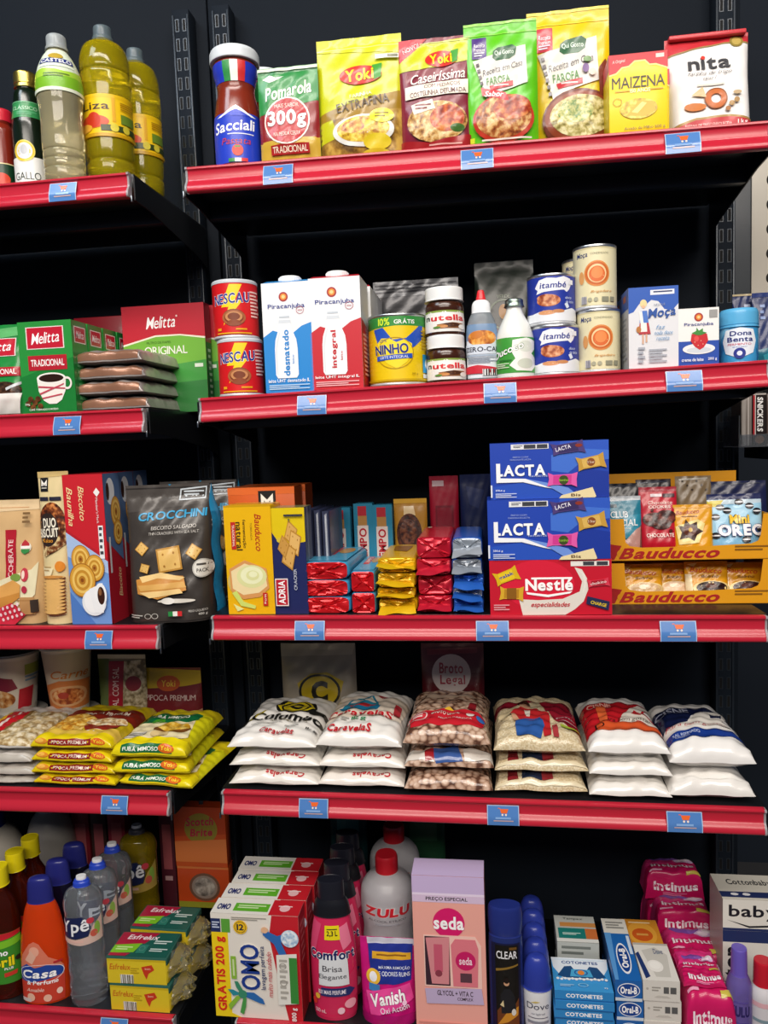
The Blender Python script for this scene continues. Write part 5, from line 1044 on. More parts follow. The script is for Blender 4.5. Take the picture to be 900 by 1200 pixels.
bagstack('sugar_bag', 'bag', 3, 'R4', 372, 474, 926.5, [907, 885, 852], .20, [tears(3), tears(4), CAR],
    ['bottom white sugar bag under the red-lettered ship one', 'middle white sugar bag under the red-lettered ship one', 'top sugar bag with red lettering and blue ship picture'], ['#e9e4dc', '#eae6de', '#eeebe5'], seed=150, wr=.0018, ex=3.2)
BEAN = ('cells', 112, '#d6b8a2', '#b8947c', '#5c3c2e')
BNA = [P('#b8a08c',(20,2),(80,0),(82,8),(20,12)), P('#c42430',(4,52),(14,44),(86,44),(96,50),(92,70),(60,72),(8,70)), C('#d23a44',14,54,13), G('#f0dcd8',14,54,12,None,.12), R('#f0dcd8',8,52,20,53.5), R('#f0dcd8',8,55,20,56.5), T('#f2d8d0','BROTO LEGAL',48,53,34,6,b=.01), P('#e8b83a',(46,46),(52,40),(58,46)), T('#f0d8d4','FEIJÃO CARIOCA',60,62,40,4,b=.0), C('#e9e2da',78,55,5), C('#3a6ab0',90,58,5), P('#8a2028',(74,44),(78,26),(86,26),(84,44))]
BNS = [P('#3a5a9a',(30,70),(60,66),(66,84),(36,86)), P('#d9d2c8',(0,66),(30,72),(34,84),(0,80)), P('#d9d2c8',(66,70),(100,66),(100,80),(68,84)), P('#9c2028',(22,72),(32,70),(34,82),(24,84))]
bagstack('bean_bag', 'bag', 3, 'R4', 474, 578, 933, [908, 882.5, 848], .185, [[], BNS, BNA],
    ['bottom clear bag of brown beans', 'middle clear bag of brown beans', 'top clear bag of brown beans with red label'], [BEAN]*3, seed=160, wr=.0016, ex=4)
RICE = ('noise', 340, '#c4b08a', '#d6c49e', '#e4d8ba')
RIA = [P('#8c1a2c',(54,0),(100,0),(100,66),(90,64),(70,44)), P('#8c1a2c',(0,0),(54,0),(40,10),(0,18)), P('#d9c8a0',(4,28),(24,14),(34,20),(30,34),(10,44)), E('#3a2018',36,12,9,7), C('#c99a7a',38,17,7), P('#b8282c',(18,34),(32,20),(52,22),(66,36),(64,74),(56,74),(54,50),(26,46)), P('#e9e2d4',(36,24),(44,24),(42,44),(38,44)), P('#2f5aa0',(26,48),(54,46),(58,60),(52,78),(26,76),(24,60)), P('#c99a7a',(18,34),(24,36),(30,48),(24,52)), T('#e2b8bc','arroz branco',84,44,22,4,b=-.002,sh=.2), R('#e2b8bc',76,50,96,51.5), P('#9cae3a',(76,60),(100,62),(100,66),(76,64)), P('#a83a3e',(66,60),(72,60),(72,78),(66,78))]
RIB = [P('#7a1a24',(14,62),(24,60),(26,78),(14,80)), R('#23304a',30,64,52,78), P('#a8363c',(52,66),(64,66),(64,78),(52,78)), P('#dccfae',(0,80),(100,80),(100,84),(0,84))]
bagstack('rice_bag', 'bag', 3, 'R4', 580, 689, 934, [911, 890, 858], .185, [RIB, RIB, RIA],
    ['bottom clear bag of pale rice', 'middle clear bag of pale rice', 'top rice bag printed with a person in a red jacket and blue skirt'], [RICE]*3, seed=170, wr=.0022, ex=4)
SAR = [P('#c4202a',(0,0),(100,0),(100,10),(84,24),(100,34),(100,62),(0,62)), T('#f2b8a8','CISNE',26,8,34,7,b=.02), P('#e4dcd0',(40,62),(52,34),(70,16),(86,4),(98,6),(96,18),(84,20),(78,30),(100,40),(100,52),(70,48)), P('#c4202a',(72,22),(80,26),(86,24),(78,34),(66,32)), T('#3a2420','Para bem gostar',56,46,66,7,sh=.4,b=-.006,rot=2), R('#d8582e',14,51,100,66), T('#2a1c1a','D',18,57,12,8,b=0), P('#e66a3a',(20,14),(34,12),(30,48),(20,50))]
SAB = [P('#141c40',(0,0),(100,0),(90,14),(70,12),(46,20),(36,34),(0,42)), T('#aab0c4','CISNE',24,9,44,8,b=.02), P('#e9e4dc',(36,34),(52,18),(70,12),(92,4),(98,14),(88,24),(80,34),(100,44),(0,46)), P('#141c40',(72,14),(82,18),(90,10),(84,24),(70,24)), T('#b83a44','Para bem gostar',44,42,80,7,sh=.4,b=-.006,rot=2), P('#1c3a8c',(2,54),(100,50),(100,60),(50,66),(2,66)), T('#c9d4ec','SAL REFINADO',26,58,34,3.4,b=0), T('#c9d4ec','IODADO',20,62,18,3,b=0), C('#dfe4f0',88,56,3)]
PLN = [P('#efece6',(10,70),(60,66),(90,72),(50,76))]
bagstack('salt_bag', 'bag', 3, 'R4', 691, 788, 940, [917, 893, 860], .185, [PLN, PLN, SAR],
    ['bottom plain white salt bag under the red-topped one', 'middle plain white salt bag under the red-topped one', 'top salt bag printed red and orange'], ['#eae7e1', '#ebe8e2', '#f0eeea'], seed=180, wr=.0016, ex=3.4)
bagstack('salt_bag', 'bag', 2, 'R4', 785, 886, 943.5, [908, 868], .185, [PLN, SAB],
    ['lower plain white salt bag at the right end', 'upper salt bag printed navy blue at the right end'], ['#ebe8e3', '#f0eeeb'], seed=190, wr=.0016, ex=3.2)
pouch('sugar_bag', 'white sugar bag standing in shade with yellow crest, behind the flat ones', 'bag', Spot(327, 415, 757, 'R4', .215), .02, '#8f877a', [P('#a39a8a',(0,0),(100,0),(96,12),(0,14)), P('#a8921c',(22,42),(40,32),(62,30),(84,40),(78,58),(50,74),(28,60)), G('#1c1c1a',52,50,28,18,.12), T('#1c1c1a','C',52,50,22,22,b=.05)], seed=200, square=4, wr=.002)  # grey-brown base puts the shade into the white bag's colour
pouch('bean_bag', 'dark red bean bag standing in shade with round white badge', 'bag', Spot(493, 567, 757, 'R4', .215), .02, '#5a161e', [C('#cfc0bc',48,31,31), T('#9c2034','Broto',48,25,38,11,b=.02), T('#9c2034','Legal',50,38,40,12,b=.02), P('#7a2a30',(10,6),(90,4),(90,10),(10,12)), R('#6a1a22',0,84,100,92)], seed=201, square=4)
# ================================================================ bottom shelf, left bay: cleaning bottles
def row(t, sp, sy, labels, dx=.0):
    for k, l in enumerate(labels): dup(t, (t.location.x+dx*(k+1), t.location.y+sp.w*sy*1.10*(k+1), t.location.z), l)
jp = [(0,0),(0,0),(.9,0),(1,.03),(1,.1),(1,.55),(.95,.68),(.75,.8),(.5,.86),(.42,.88),(.42,.88),(0,.885)]
jc = lambda c: [('cap', [(0,.87),(0,.87),(.45,.87),(.47,.88),(.46,.98),(.4,1),(.4,1),(0,1)], mat(c,'plas'))]
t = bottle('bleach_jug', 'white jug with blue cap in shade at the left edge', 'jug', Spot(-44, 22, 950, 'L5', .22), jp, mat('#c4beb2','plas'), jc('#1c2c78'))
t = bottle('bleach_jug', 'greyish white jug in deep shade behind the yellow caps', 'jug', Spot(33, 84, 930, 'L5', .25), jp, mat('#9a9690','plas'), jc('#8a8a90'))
pin = [(0,0),(0,0),(.9,0),(.98,.02),(1,.06),(.98,.12),(.98,.12),(.98,.5),(.98,.5),(1,.53),(.96,.62),(.8,.72),(.5,.80),(.46,.84),(.44,.87),(.44,.87),(0,.88)]
sp = Spot(-6, 31.5, 1015, 'L5', .032, yref=1150)
PIN = [R('#3a8a2a',0,0,100,100), P('#c8222e',(0,0),(100,0),(100,8),(0,20)), P('#7cc22a',(0,22),(100,10),(100,24),(0,36)), T('#ffffff','Pinho',44,38,44,12,b=.03), TO('#f0e01a','#1a4a1a','Bril',56,56,44,20,b=.04), T('#ffffff','PLUS',66,70,18,5,b=.02), E('#2a2a1c',88,54,8,5), P('#c83a2a',(56,78),(84,76),(82,84),(56,86)), T('#f0e8d8','500 ml',30,82,20,5,b=0)]
b1 = bottle('disinfectant_bottle', 'brown pine disinfectant bottle with yellow cap at the left edge', 'bottle', sp, pin, mat('#6e2410','liq'),
    [('cap', [(0,.862),(0,.862),(.50,.862),(.52,.87),(.51,.99),(.47,1),(.47,1),(0,1)], mat('#e8d616','plas'), 'yellow screw cap', 1.)], [(.125,.52,'#3a8a2a',PIN,150)], sy=.72, face=1.)
row(b1, sp, .72, dx=-.001, labels=['second yellow-capped disinfectant bottle behind the front one', 'rearmost yellow-capped disinfectant bottle, in shade'])
cas = [(0,0),(0,0),(.86,0),(.96,.015),(.98,.06),(.97,.2),(.96,.35),(.9,.5),(.78,.64),(.68,.73),(.56,.79),(.46,.81),(.46,.81),(0,.815)]
CAS = [P('#d8785e',(10,24),(30,4),(40,0),(50,4),(66,26),(86,36),(96,46),(92,100),(6,100),(2,50)), E('#e8a890',40,16,10,8), P('#e2b09a',(20,30),(34,14),(44,24),(36,36)), P('#c8402e',(4,66),(96,60),(92,100),(6,100)), P('#22459c',(4,46),(24,36),(40,42),(62,38),(94,46),(94,58),(60,62),(30,66),(4,64)), G('#f2eef0',50,52,46,15,.04), TO('#ffffff','#16307c','Casa',46,52,66,14,b=.03,sh=.2), T('#ffffff','& Perfume',52,66,58,7,b=.015,sh=.1), T('#f4d8cc','Amable',38,78,34,6,sh=.3,b=.0), C('#f0d0c0',82,84,6), C('#e8b8a0',30,90,8), C('#e8b8a0',60,92,7), R('#cfc8c4',8,92,30,98), R('#b8242e',74,34,92,37)]
sp = Spot(32.5, 85, 1027, 'L5', .030, yref=1150)
b2 = bottle('perfumed_cleaner_bottle', 'orange perfumed cleaner bottle with dark blue cap', 'bottle', sp, cas, mat('#ff5216','juice'),
    [('cap', [(0,.80),(0,.80),(.5,.80),(.52,.81),(.5,.90),(.46,.96),(.38,.99),(.2,1),(.2,1),(0,1)], mat('#262a78','plas'), 'dark blue domed cap')], [(.02,.52,None,CAS,130)], sy=.6)
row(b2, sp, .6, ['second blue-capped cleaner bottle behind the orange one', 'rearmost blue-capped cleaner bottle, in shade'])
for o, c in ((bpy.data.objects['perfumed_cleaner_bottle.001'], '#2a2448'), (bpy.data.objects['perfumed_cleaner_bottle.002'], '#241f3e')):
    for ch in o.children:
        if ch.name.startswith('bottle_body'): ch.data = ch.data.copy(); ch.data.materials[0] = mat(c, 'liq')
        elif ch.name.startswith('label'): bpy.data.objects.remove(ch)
ype = [(0,0),(0,0),(.8,0),(.92,.01),(.94,.04),(.98,.06),(.94,.09),(.97,.13),(.93,.2),(.96,.27),(.93,.34),(.96,.41),(.94,.46),(.94,.46),(.96,.5),(.96,.74),(.96,.74),(1,.77),(.98,.82),(.84,.88),(.56,.91),(.36,.925),(.33,.93),(.33,.93),(0,.935)]
YPE = lambda c: [P('#1a2450',(0,18),(30,8),(56,4),(66,22),(72,40),(66,70),(40,78),(10,76),(0,60)), TO('#f0f2f6','#12183a','Ypê',37,42,64,54,b=.02,o=.03,sh=.12,rot=6), E('#c83a4a',72,20,8,10), P(c,(0,76),(40,80),(66,72),(76,40),(100,10),(100,92),(50,100),(0,92)), E('#8ab04a',86,50,7,22), E('#c85a4a',78,64,8,12), R('#e2b8ac',10,82,56,90)]
sp = Spot(86.5, 128, 1026, 'L5', .030, yref=1150)
ycap = lambda c, k: [('cap', [(0,.925),(0,.925),(.42,.925),(.44,.93),(.42,.955),(.36,.965),(.36,.972),(.3,.975),(.3,.975),(0,.975)], mat(c,'plas'), k), ('push_top', [(0,.97),(0,.97),(.24,.97),(.27,.985),(.25,1),(.25,1),(0,1)], mat('#e8e9ec','plas'), 'white push top')]
b3 = bottle('dish_soap_bottle', 'clear dish soap bottle with blue cap standing in front', 'bottle', sp, ype, mat('#dfe6ee','clear'), ycap('#2a48c0','blue cap collar'), [(.50,.735,None,YPE('#d8b8ac'),150)], sy=.75)
row(b3, sp, .75, ['second clear dish soap bottle from the front', 'third clear dish soap bottle, mostly in shade'])
sp = Spot(144, 185, 966, 'L5', .215)
bottle('dish_soap_bottle', 'yellow-green dish soap bottle in shade at the back', 'bottle', sp, ype, mat('#c9b020','liq'), ycap('#3a3a44','dark cap collar'), [(.42,.72,None,YPE('#b89a4a'),150)], sy=.8)
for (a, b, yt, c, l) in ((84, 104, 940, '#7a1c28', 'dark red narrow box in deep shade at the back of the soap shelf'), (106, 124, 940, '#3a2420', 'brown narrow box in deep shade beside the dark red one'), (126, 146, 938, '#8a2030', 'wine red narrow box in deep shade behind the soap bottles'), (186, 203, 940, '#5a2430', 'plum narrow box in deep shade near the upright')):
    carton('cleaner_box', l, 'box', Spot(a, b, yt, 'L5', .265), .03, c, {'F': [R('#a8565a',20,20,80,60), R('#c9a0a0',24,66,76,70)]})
# sponges
SPT = [P('#1f5a50',(0,0),(100,0),(100,100),(0,100)), P('#a81a3c',(0,0),(66,0),(50,46),(0,56)), T('#f0e4e8','Esfrelux',42,20,56,20,b=.02,sh=.2), P('#7cc02a',(0,56),(46,46),(40,84),(0,90)), P('#a81a3c',(0,88),(36,88),(30,100),(0,100)), BARS('#cfe8a0',6,62,34,80,2), R('#2f7a6a',44,52,60,88), BARS('#cfe0dc',66,34,96,52,2), BARS('#cfe0dc',66,68,96,84,2), G('#5a9a8a',52,70,5,10,.2)]
SPF = [R('#dcc228',0,0,100,100), R('#c9ae1c',0,0,100,8), T('#c8661e','Esfrelux',22,32,36,24,b=.015,sh=.2), P('#c83a1e',(58,30),(76,20),(80,40),(70,56),(66,80),(62,60)), T('#f0d0b0','bom',69,36,9,9,b=0), BARS('#b89a1c',40,34,54,60,3), CODE('#5a5220',22,62,44,98)]
def sponge(label, x, y, z, w, d, t, rz):
    o = thing('sponge_pack', label, 'sponge pack', (x, y, z), rz)
    mb = MB(); mb.bevbox(-w/2, w/2, .002, d, 0, t*.72, mat('#d2b822','matte'), .004); mb.build('sponge', o)
    mb = MB(); mb.bevbox(-w/2, w/2, .002, d, t*.725, t, mat('#23584e','matte'), .002)
    S = lambda u, v, q: ((u-.5)*w*.94, .004+v*(d-.008), t+q)
    paint(mb, S, w*.94, d-.008, SPT, fin='film', off=.0006); mb.build('scouring_top', o)
    mb = MB(); S = lambda u, v, q: ((u-.5)*w*.96, .0016-q, v*t*.94)
    paint(mb, S, w*.96, t*.94, SPF, fin='film', off=.0003)
    mb.build('front_label', o)
    # clear wrap gathered at the right end
    mb = MB()
    def wr(u, v):
        a = 2*PI*v; k = 1-.5*u
        f = 1+.10*math.sin(7*a+5*u)+.06*math.sin(11*a-9*u)
        return (w/2+.024*u+.003*math.sin(5*a), d/2+d/2*.96*k*f*math.cos(a), t/2+t/2*.94*k*f*math.sin(a))
    mb.grid(lambda u, v: wr(u, 1-v), 5, 30, mat('#e6e4d0','clear')); mb.build('wrap_end', o)['label'] = 'crinkled clear wrap end'
    return o
Y0 = depth_of(160, 1186, 'L5')
pa, pb = on_y(128, 1170, Y0), on_y(199, 1170, Y0)
w = pb.x-pa.x; x = (pa.x+pb.x)/2; z0 = deck('L5', x)
tt = (on_y(163, 1124, Y0).z-z0)/2
sponge('lower yellow sponge pack of the front pair', x, Y0, z0, w, .068, tt*.985, .0)
sponge('upper yellow sponge pack of the front pair, red and green top showing', x-.003, Y0+.002, z0+tt, w, .068, tt*.985, .02)
sponge('lower yellow sponge pack of the rear pair', x+.002, Y0+.076, z0, w, .068, tt*.985, .0)
sponge('upper yellow sponge pack of the rear pair', x+.001, Y0+.077, z0+tt, w, .068, tt*.985, -.02)
# scouring packs hanging in the gap
Yh = .225
t = thing('peg_hook', 'dark steel peg hook in the gap holding orange scouring packs', 'hook', (on_y(240, 940, Yh).x, .322, on_y(240, 940, Yh).z))
mb = MB(); mb.bevbox(-.004, .004, -.115, -.0, -.002, .002, mat('#2a2d32','steel'), .001); mb.bevbox(-.004, .004, -.117, -.113, -.002, .012, mat('#2a2d32','steel'), .001); mb.build('rod', t)
mb = MB(); mb.bevbox(-.012, .012, -.004, 0, -.02, .02, mat('#2a2d32','steel'), .001); mb.build('back_plate', t)
SCO = [R('#b8481c',0,0,100,100), P('#a83c18',(0,0),(100,0),(100,44),(0,50)), E('#8a7a2a',52,36,32,26), T('#a81c3c','Scotch',50,24,54,14,b=.03,sh=.2,rot=4), T('#a81c3c','Brite',52,42,44,13,b=.03,sh=.2,rot=4), P('#c9703a',(0,58),(100,52),(100,92),(0,92))]
SC2 = [R('#b8441c',0,0,100,100), R('#c9703a',0,0,100,6), E('#6a4a3a',52,50,30,34), E('#8a7a70',52,50,25,28), E(('noise',60,'#4a4440','#8a827a','#b0a89e'),52,50,20,22), R('#8a8a2a',0,86,100,100)]
a = on_y(206, 1000, Yh-.03); b = on_y(266, 1000, Yh-.03)
zt = on_y(236, 946, Yh-.03).z; zm = on_y(236, 1016, Yh-.03).z; zb = on_y(236, 1064, Yh-.03).z
def hang(label, zt, zb, art, dx, y):
    o = thing('scouring_pack', label, 'scouring pack', ((a.x+b.x)/2+dx, y, zb))
    w = b.x-a.x; h = zt-zb
    mb = carton_mb(w, .024, h, '#a83e16', {'F': art, 'T': [R('#a83c18',0,0,100,100)]}, 'film', .003); mb.build('pack_card', o)
hang('upper orange scouring pack hanging in the gap between the bays', zt, zm+.0005, SCO, 0, Yh-.03)
hang('lower orange scouring pack with round steel pad in the gap', zm, zb, SC2, 0, Yh-.028)

# ================================================================ bottom shelf, right bay
OMO = [R('#e8e2d8',0,0,100,100), P('#c4202c',(70,0),(100,0),(100,100),(84,100),(74,60),(66,20)), R('#f0d018',0,18,19,100), P('#f0d018',(19,96),(19,100),(30,100)), R('#23305e',0,5,11,18), R('#5aa03a',12,5,22,18), BARS('#c9d4e8',1.5,8,10,15,3), TO('#d8251c','#f0d018','GRATIS 200 g',10,58,72,13,b=.035,o=.001,rot=90), BARS('#9a968e',24,2.5,64,6,2), C('#f0c018',34,12,8), T('#2a2a3a','12',34,12,8,6,b=.03), G('#2a2a3a',34,12,6.5,None,.08), TO('#1c3a8c','#f2f2ee','OMO',43,50,44,22,b=.022,o=.004,rot=90), R('#8ab83a',21,40,27,62), R('#cfe0a8',23,43,25,59), T('#2a3a6a','lavagem perfeita',58,50,42,7,b=.01,rot=90), T('#c82a3a','muito mais cuidado',65,56,44,5.5,sh=.3,b=0,rot=90)] + \
    [P(c,*[(34+dx*1., 76+dy*1.) for dx, dy in pts]) for c, pts in (('#3a8a6a',[(-2,2),(-8,-6),(-10,-12),(-6,-12),(1,-1)]), ('#2a6ab0',[(2,-2),(12,-2),(22,4),(24,9),(18,8),(3,3)]), ('#4a9a4a',[(0,2),(3,4),(2,12),(-1,20),(-5,18)]), ('#8aba3a',[(-2,2),(-8,8),(-16,16),(-18,11),(-8,2)]), ('#2a8a9a',[(-2,0),(-12,2),(-18,-4),(-12,-4)]))] + \
    [C('#3a8a6a',33,76,5), P('#2f6ab4',(60,12),(76,18),(90,14),(92,17),(80,24),(86,36),(92,50),(82,52),(78,38),(72,26),(60,18)), E('#e8b890',62,13,4,3), C('#b8cfe6',90,20,10), E(('noise',200,'#9ab8d8','#c8dcec','#f0f6fa'),90,20,9,8), P('#e8e6de',(74,36),(97,34),(97,82),(74,84)), R('#3a8a3a',88,38,97,82), BARS('#b0aca4',77,40,86,80,8), G('#9a968e',81,46,4,3,.2), G('#9a968e',81,62,4,3,.2), T('#f6e8e6','800 g',92,92,13,7,b=.03,rot=90)]
OTOP = [R('#e6e3dc',0,0,66,100), R('#c4202c',66,0,100,100), R('#5fae2c',24,30,64,82), BARS('#cfe8b0',28,42,60,70,2), T('#1c2a6a','OMO',12,58,15,38,b=.04), C('#e8b8bc',82,56,6), R('#f0d8d8',74,40,90,46)]
sp = Spot(250, 352, 1072, 'R5', .006, yref=1130)
om = carton('soap_powder_box', 'front soap powder box with yellow strip and splash emblem', 'box', sp, .04, '#ded8ce', {'F': OMO, 'T': OTOP, 'R': [R('#a81a26',0,0,100,100), BARS('#c86a70',20,10,80,50,6)], 'L': [R('#d9bc14',0,18,100,100)]})
for k, l in enumerate(('second soap powder box, only its green striped top showing', 'third soap powder box from the front', 'rearmost soap powder box in shade')):
    dup(om, (sp.x+(.003, .006, .004)[k], .006+.0425*(k+1), sp.z), l)
com = [(0,0),(0,0),(.8,0),(.9,.015),(.94,.05),(.97,.15),(1,.3),(.99,.45),(.93,.58),(.84,.68),(.76,.74),(.70,.76),(.70,.76),(0,.765)]
COM = [P('#d84a74',(0,0),(30,4),(20,30),(0,36)), P('#e87a98',(60,8),(86,4),(90,24),(70,30)), P('#c83058',(70,60),(96,50),(100,80),(80,84)), R('#e8d818',38,5,66,19), T('#2a2a1c','2,3 L',52,13,20,6,b=.03), R('#3a3a1c',42,8,62,9), P('#dfe2e6',(28,36),(76,34),(78,66),(26,66)), TO('#16245c','#f2f4f8','Comfort',50,34,86,10,b=.03), T('#3a3a44','Brisa',50,48,32,6,b=.0), T('#3a3a44','Elegante',50,57,46,6,b=.0), P('#23306a',(30,68),(78,68),(90,72),(78,77),(28,77)), T('#f0e8f0','10X MAIS PERFUME',48,72.5,46,4.5,b=.01), C('#e8b83a',22,78,5), C('#d83a2e',14,84,6), E('#f0a8b8',80,86,12,5), T('#f4d8e0','500 mL',26,93,22,4,b=0), C('#f2c8d4',62,92,6)]
sp = Spot(366, 419, 1030, 'R5', .030, yref=1120)
cf = bottle('fabric_softener_bottle', 'pink fabric softener bottle with black cap in front', 'bottle', sp, com, mat('#cf2a58','gloss'),
    [('collar', [(0,.755),(0,.755),(.76,.755),(.8,.77),(.74,.83),(.62,.87),(.62,.87),(0,.87)], mat('#17181e','plas')), ('cap', [(0,.86),(0,.86),(.56,.86),(.58,.87),(.56,.99),(.52,1),(.52,1),(0,1)], mat('#1b1c26','plas'), 'black cap')], [(.03,.74,None,COM,150)], sy=.6)
row(cf, sp, .6, ['second pink softener bottle, black cap showing', 'third softener bottle in shade', 'rearmost softener bottle in deep shade'])
zul = [(0,0),(0,0),(.9,0),(.98,.02),(1,.06),(1,.3),(.95,.4),(.93,.46),(.96,.52),(1,.58),(1,.7),(.95,.77),(.75,.83),(.45,.87),(.36,.885),(.36,.885),(0,.89)]
ZU = [TO('#c82230','#e8e4e4','ZULU',50,40,66,26,b=.05,sh=.1), T('#5a5a62','ÁLCOOL ETÍLICO',50,64,52,7,b=0), R('#a8a8b0',34,74,66,78)]
sp = Spot(424, 486, 1000, 'R5', .112, yref=1060)
zb_ = bottle('alcohol_bottle', 'hazy clear alcohol bottle with red cap behind the pink pouch', 'bottle', sp, zul, mat('#e2e0e5','haze'),
    [('cap', [(0,.87),(0,.87),(.40,.87),(.42,.88),(.42,.97),(.38,1),(.38,1),(0,1)], mat('#c01c2a','plas'), 'red screw cap')], [(.5,.76,None,ZU,160)], face=.6)
row(zb_, sp, 1., ['second red-capped alcohol bottle in shade behind the first'])
sp = Spot(421, 486, 1109, 'R5', .010, yref=1150)
VAN = [R('#d0d0de',0,0,100,8), P('#c8187a',(0,0),(12,0),(20,60),(0,70)), P('#23328c',(14,8),(96,6),(92,48),(60,52),(20,52)), R('#d9a42a',22,16,92,24), BARS('#8a5a1a',30,18.5,84,22,1), T('#dfe4f4','MÁXIMA REMOÇÃO',62,33,56,5,b=.01), T('#dfe4f4','E ODORES RUINS',62,40,56,5,b=.01), E('#e8b83a',24,44,13,9), E('#f0f0f4',24,44,7,6), R('#3a7ab8',16,52,36,60), P('#e84a9a',(10,62),(90,50),(96,70),(20,92)), TO('#ffffff','#8a1060','Vanish',50,67,62,15,b=.03,sh=.1,rot=12), T('#f4e0f0','Oxi Action',62,79,52,7,b=.01,rot=12), P('#a8106a',(0,88),(100,86),(100,100),(0,100)), E('#f2c8e0',80,72,4,3)]
pouch('stain_remover_pouch', 'magenta stain remover pouch in front of the alcohol bottle', 'pouch', sp, .022, '#c8187a', VAN, seed=210, square=2.6, foot=.85)
sp = Spot(485, 569, 1027, 'R5', .010, yref=1110)
SED = [R('#eda99c',0,0,100,100), P('#c9b4dc',(0,0),(100,0),(100,11),(0,12)), R('#e8d8ee',0,11,100,12.5), R('#d8c0dc',0,12.5,100,17), T('#2a2228','PREÇO ESPECIAL',48,14.8,58,2.8,b=.02), C('#d81a6a',50,30,22), TO('#ffffff','#d81a6a','seda',50,30,42,8.5,b=.03), P('#f4c8bc',(14,38),(86,38),(94,44),(94,72),(14,72)), P('#3a2430',(15.5,39),(50,39),(50,71),(15.5,71)), P('#d88a90',(17,40),(50,39),(48,70),(24,70)), R('#c85a72',28,44,40,62), C('#8a3a4a',34,63,5), P('#e07a86',(52,44),(58,40),(86,40),(90,46),(88,71),(54,71)), C('#c81a62',72,54,14), T('#f6d8e4','seda',72,54,18,5,b=.02), R('#5a3a44',64,62,80,68), P('#c0aed0',(14,73),(93,71.5),(96,82),(16,83)), T('#3a2a34','GLYCOL + VITA C',56,75.5,50,3.4,b=.02), T('#3a2a34','COMPLEX',70,79,22,2,b=.01), R('#d88e84',4,95,96,96)]
sed = carton('shampoo_gift_box', 'pink promotional shampoo box with cut-out window', 'box', sp, .048, '#e09c90', {'F': SED, 'T': [R('#c9b4dc',0,0,100,100)], 'R': [R('#d08a80',0,0,100,100)], 'L': [R('#d08a80',0,0,100,100)]})
sp = Spot(573, 613, 1059, 'R5', .026, yref=1130)
clr = [(0,0),(0,0),(.94,0),(1,.015),(1,.05),(1,.6),(.98,.72),(.96,.755),(.96,.755),(0,.76)]
CLR = [R('#16183a',0,0,100,100), R('#15120e',16,2,90,100), P('#8a6a2a',(18,30),(88,24),(88,26),(18,33)), T('#f0f0f4','CLEAR',53,13,64,9,b=.01), R('#6a4a1a',60,4,84,7), P('#6a3a1a',(20,80),(40,70),(70,74),(88,64),(88,98),(20,98)), P('#c98a2a',(22,96),(50,80),(86,74),(84,84),(52,92)), C('#c99a78',50,46,8), P('#1c1c20',(32,60),(44,52),(60,52),(74,62),(78,80),(34,82)), E('#1a100c',50,42.5,8,3.5), E('#d8d4cc',70,80,7,4), P('#d9c89a',(30,72),(40,66),(42,74))]
bottle('shampoo_bottle', 'flat navy shampoo bottle with black front label', 'bottle', sp, clr, mat('#23306e','gloss'), [('flip_cap', [(0,.755),(0,.755),(.9,.755),(.92,.77),(.96,.80),(1,.88),(.98,.97),(.9,1),(.9,1),(0,1)], mat('#22307a','plas'), 'dark blue flip cap')], [(.03,.72,None,CLR,110)], sy=.55)
sp = Spot(613, 646, 1118, 'R5', .028, yref=1160)
rol = [(0,0),(0,0),(.8,0),(.9,.02),(.93,.1),(.96,.3),(1,.5),(.98,.58),(.98,.58),(0,.585)]
DOV = [T('#3a3f55','Dove',50,34,62,18,b=.0), T('#6a6f80','original',50,56,36,7,b=0), P('#c9b46a',(30,24),(44,18),(56,20),(44,24)), R('#5a5f70',22,66,78,68), R('#8a8f9c',20,76,80,84)]
dv = bottle('roll_on_deodorant', 'white roll-on deodorant with blue domed cap in front', 'deodorant', sp, rol, mat('#e2e3e6','plas'), [('cap', [(0,.575),(0,.575),(1.0,.575),(1.0,.6),(.97,.75),(.86,.88),(.62,.97),(.3,1),(0,1)], mat('#2c3c9c','plas'), 'blue domed cap')], [(.06,.54,None,DOV,160)], sy=.8)
row(dv, sp, .8, ['second roll-on deodorant behind the front one', 'third roll-on deodorant, blue cap in half shade', 'fourth roll-on deodorant in shade', 'rearmost roll-on deodorant in deep shade'])

def flatbox(name, label, cat, x, Y, z, w, t, d, base, front, top, rz=0):
    o = thing(name, label, cat, (x, Y, z), rz)
    carton_mb(w, d, t, base, {'F': front, 'T': top}, 'card', .0008).build('box_body', o)
    return o
def flatstack(name, cat, S, px0, px1, ytop, n, d, base, front, top, labels, Y=.012, rz=0, lift=0):
    a = on_y(px0, ytop, Y); b = on_y(px1, ytop, Y)
    x = (a.x+b.x)/2; w = b.x-a.x; z = deck(S, x)+lift
    t = (a.z+b.z)/2-z; t /= n
    for i in range(n):
        flatbox(name, labels[i], cat, x+.0012*math.sin(2.3*i), Y+.0012*(1+math.sin(1.7*i)), z+t*i, w, t-.0003, d, base, front, top if i == n-1 else [], rz)
    return x, w, z+t*n
COF = [R('#2f86c8',0,0,100,100), T('#ffffff','COTONETES',50,50,62,44,b=.03), R('#1c5a9c',0,90,100,100)]
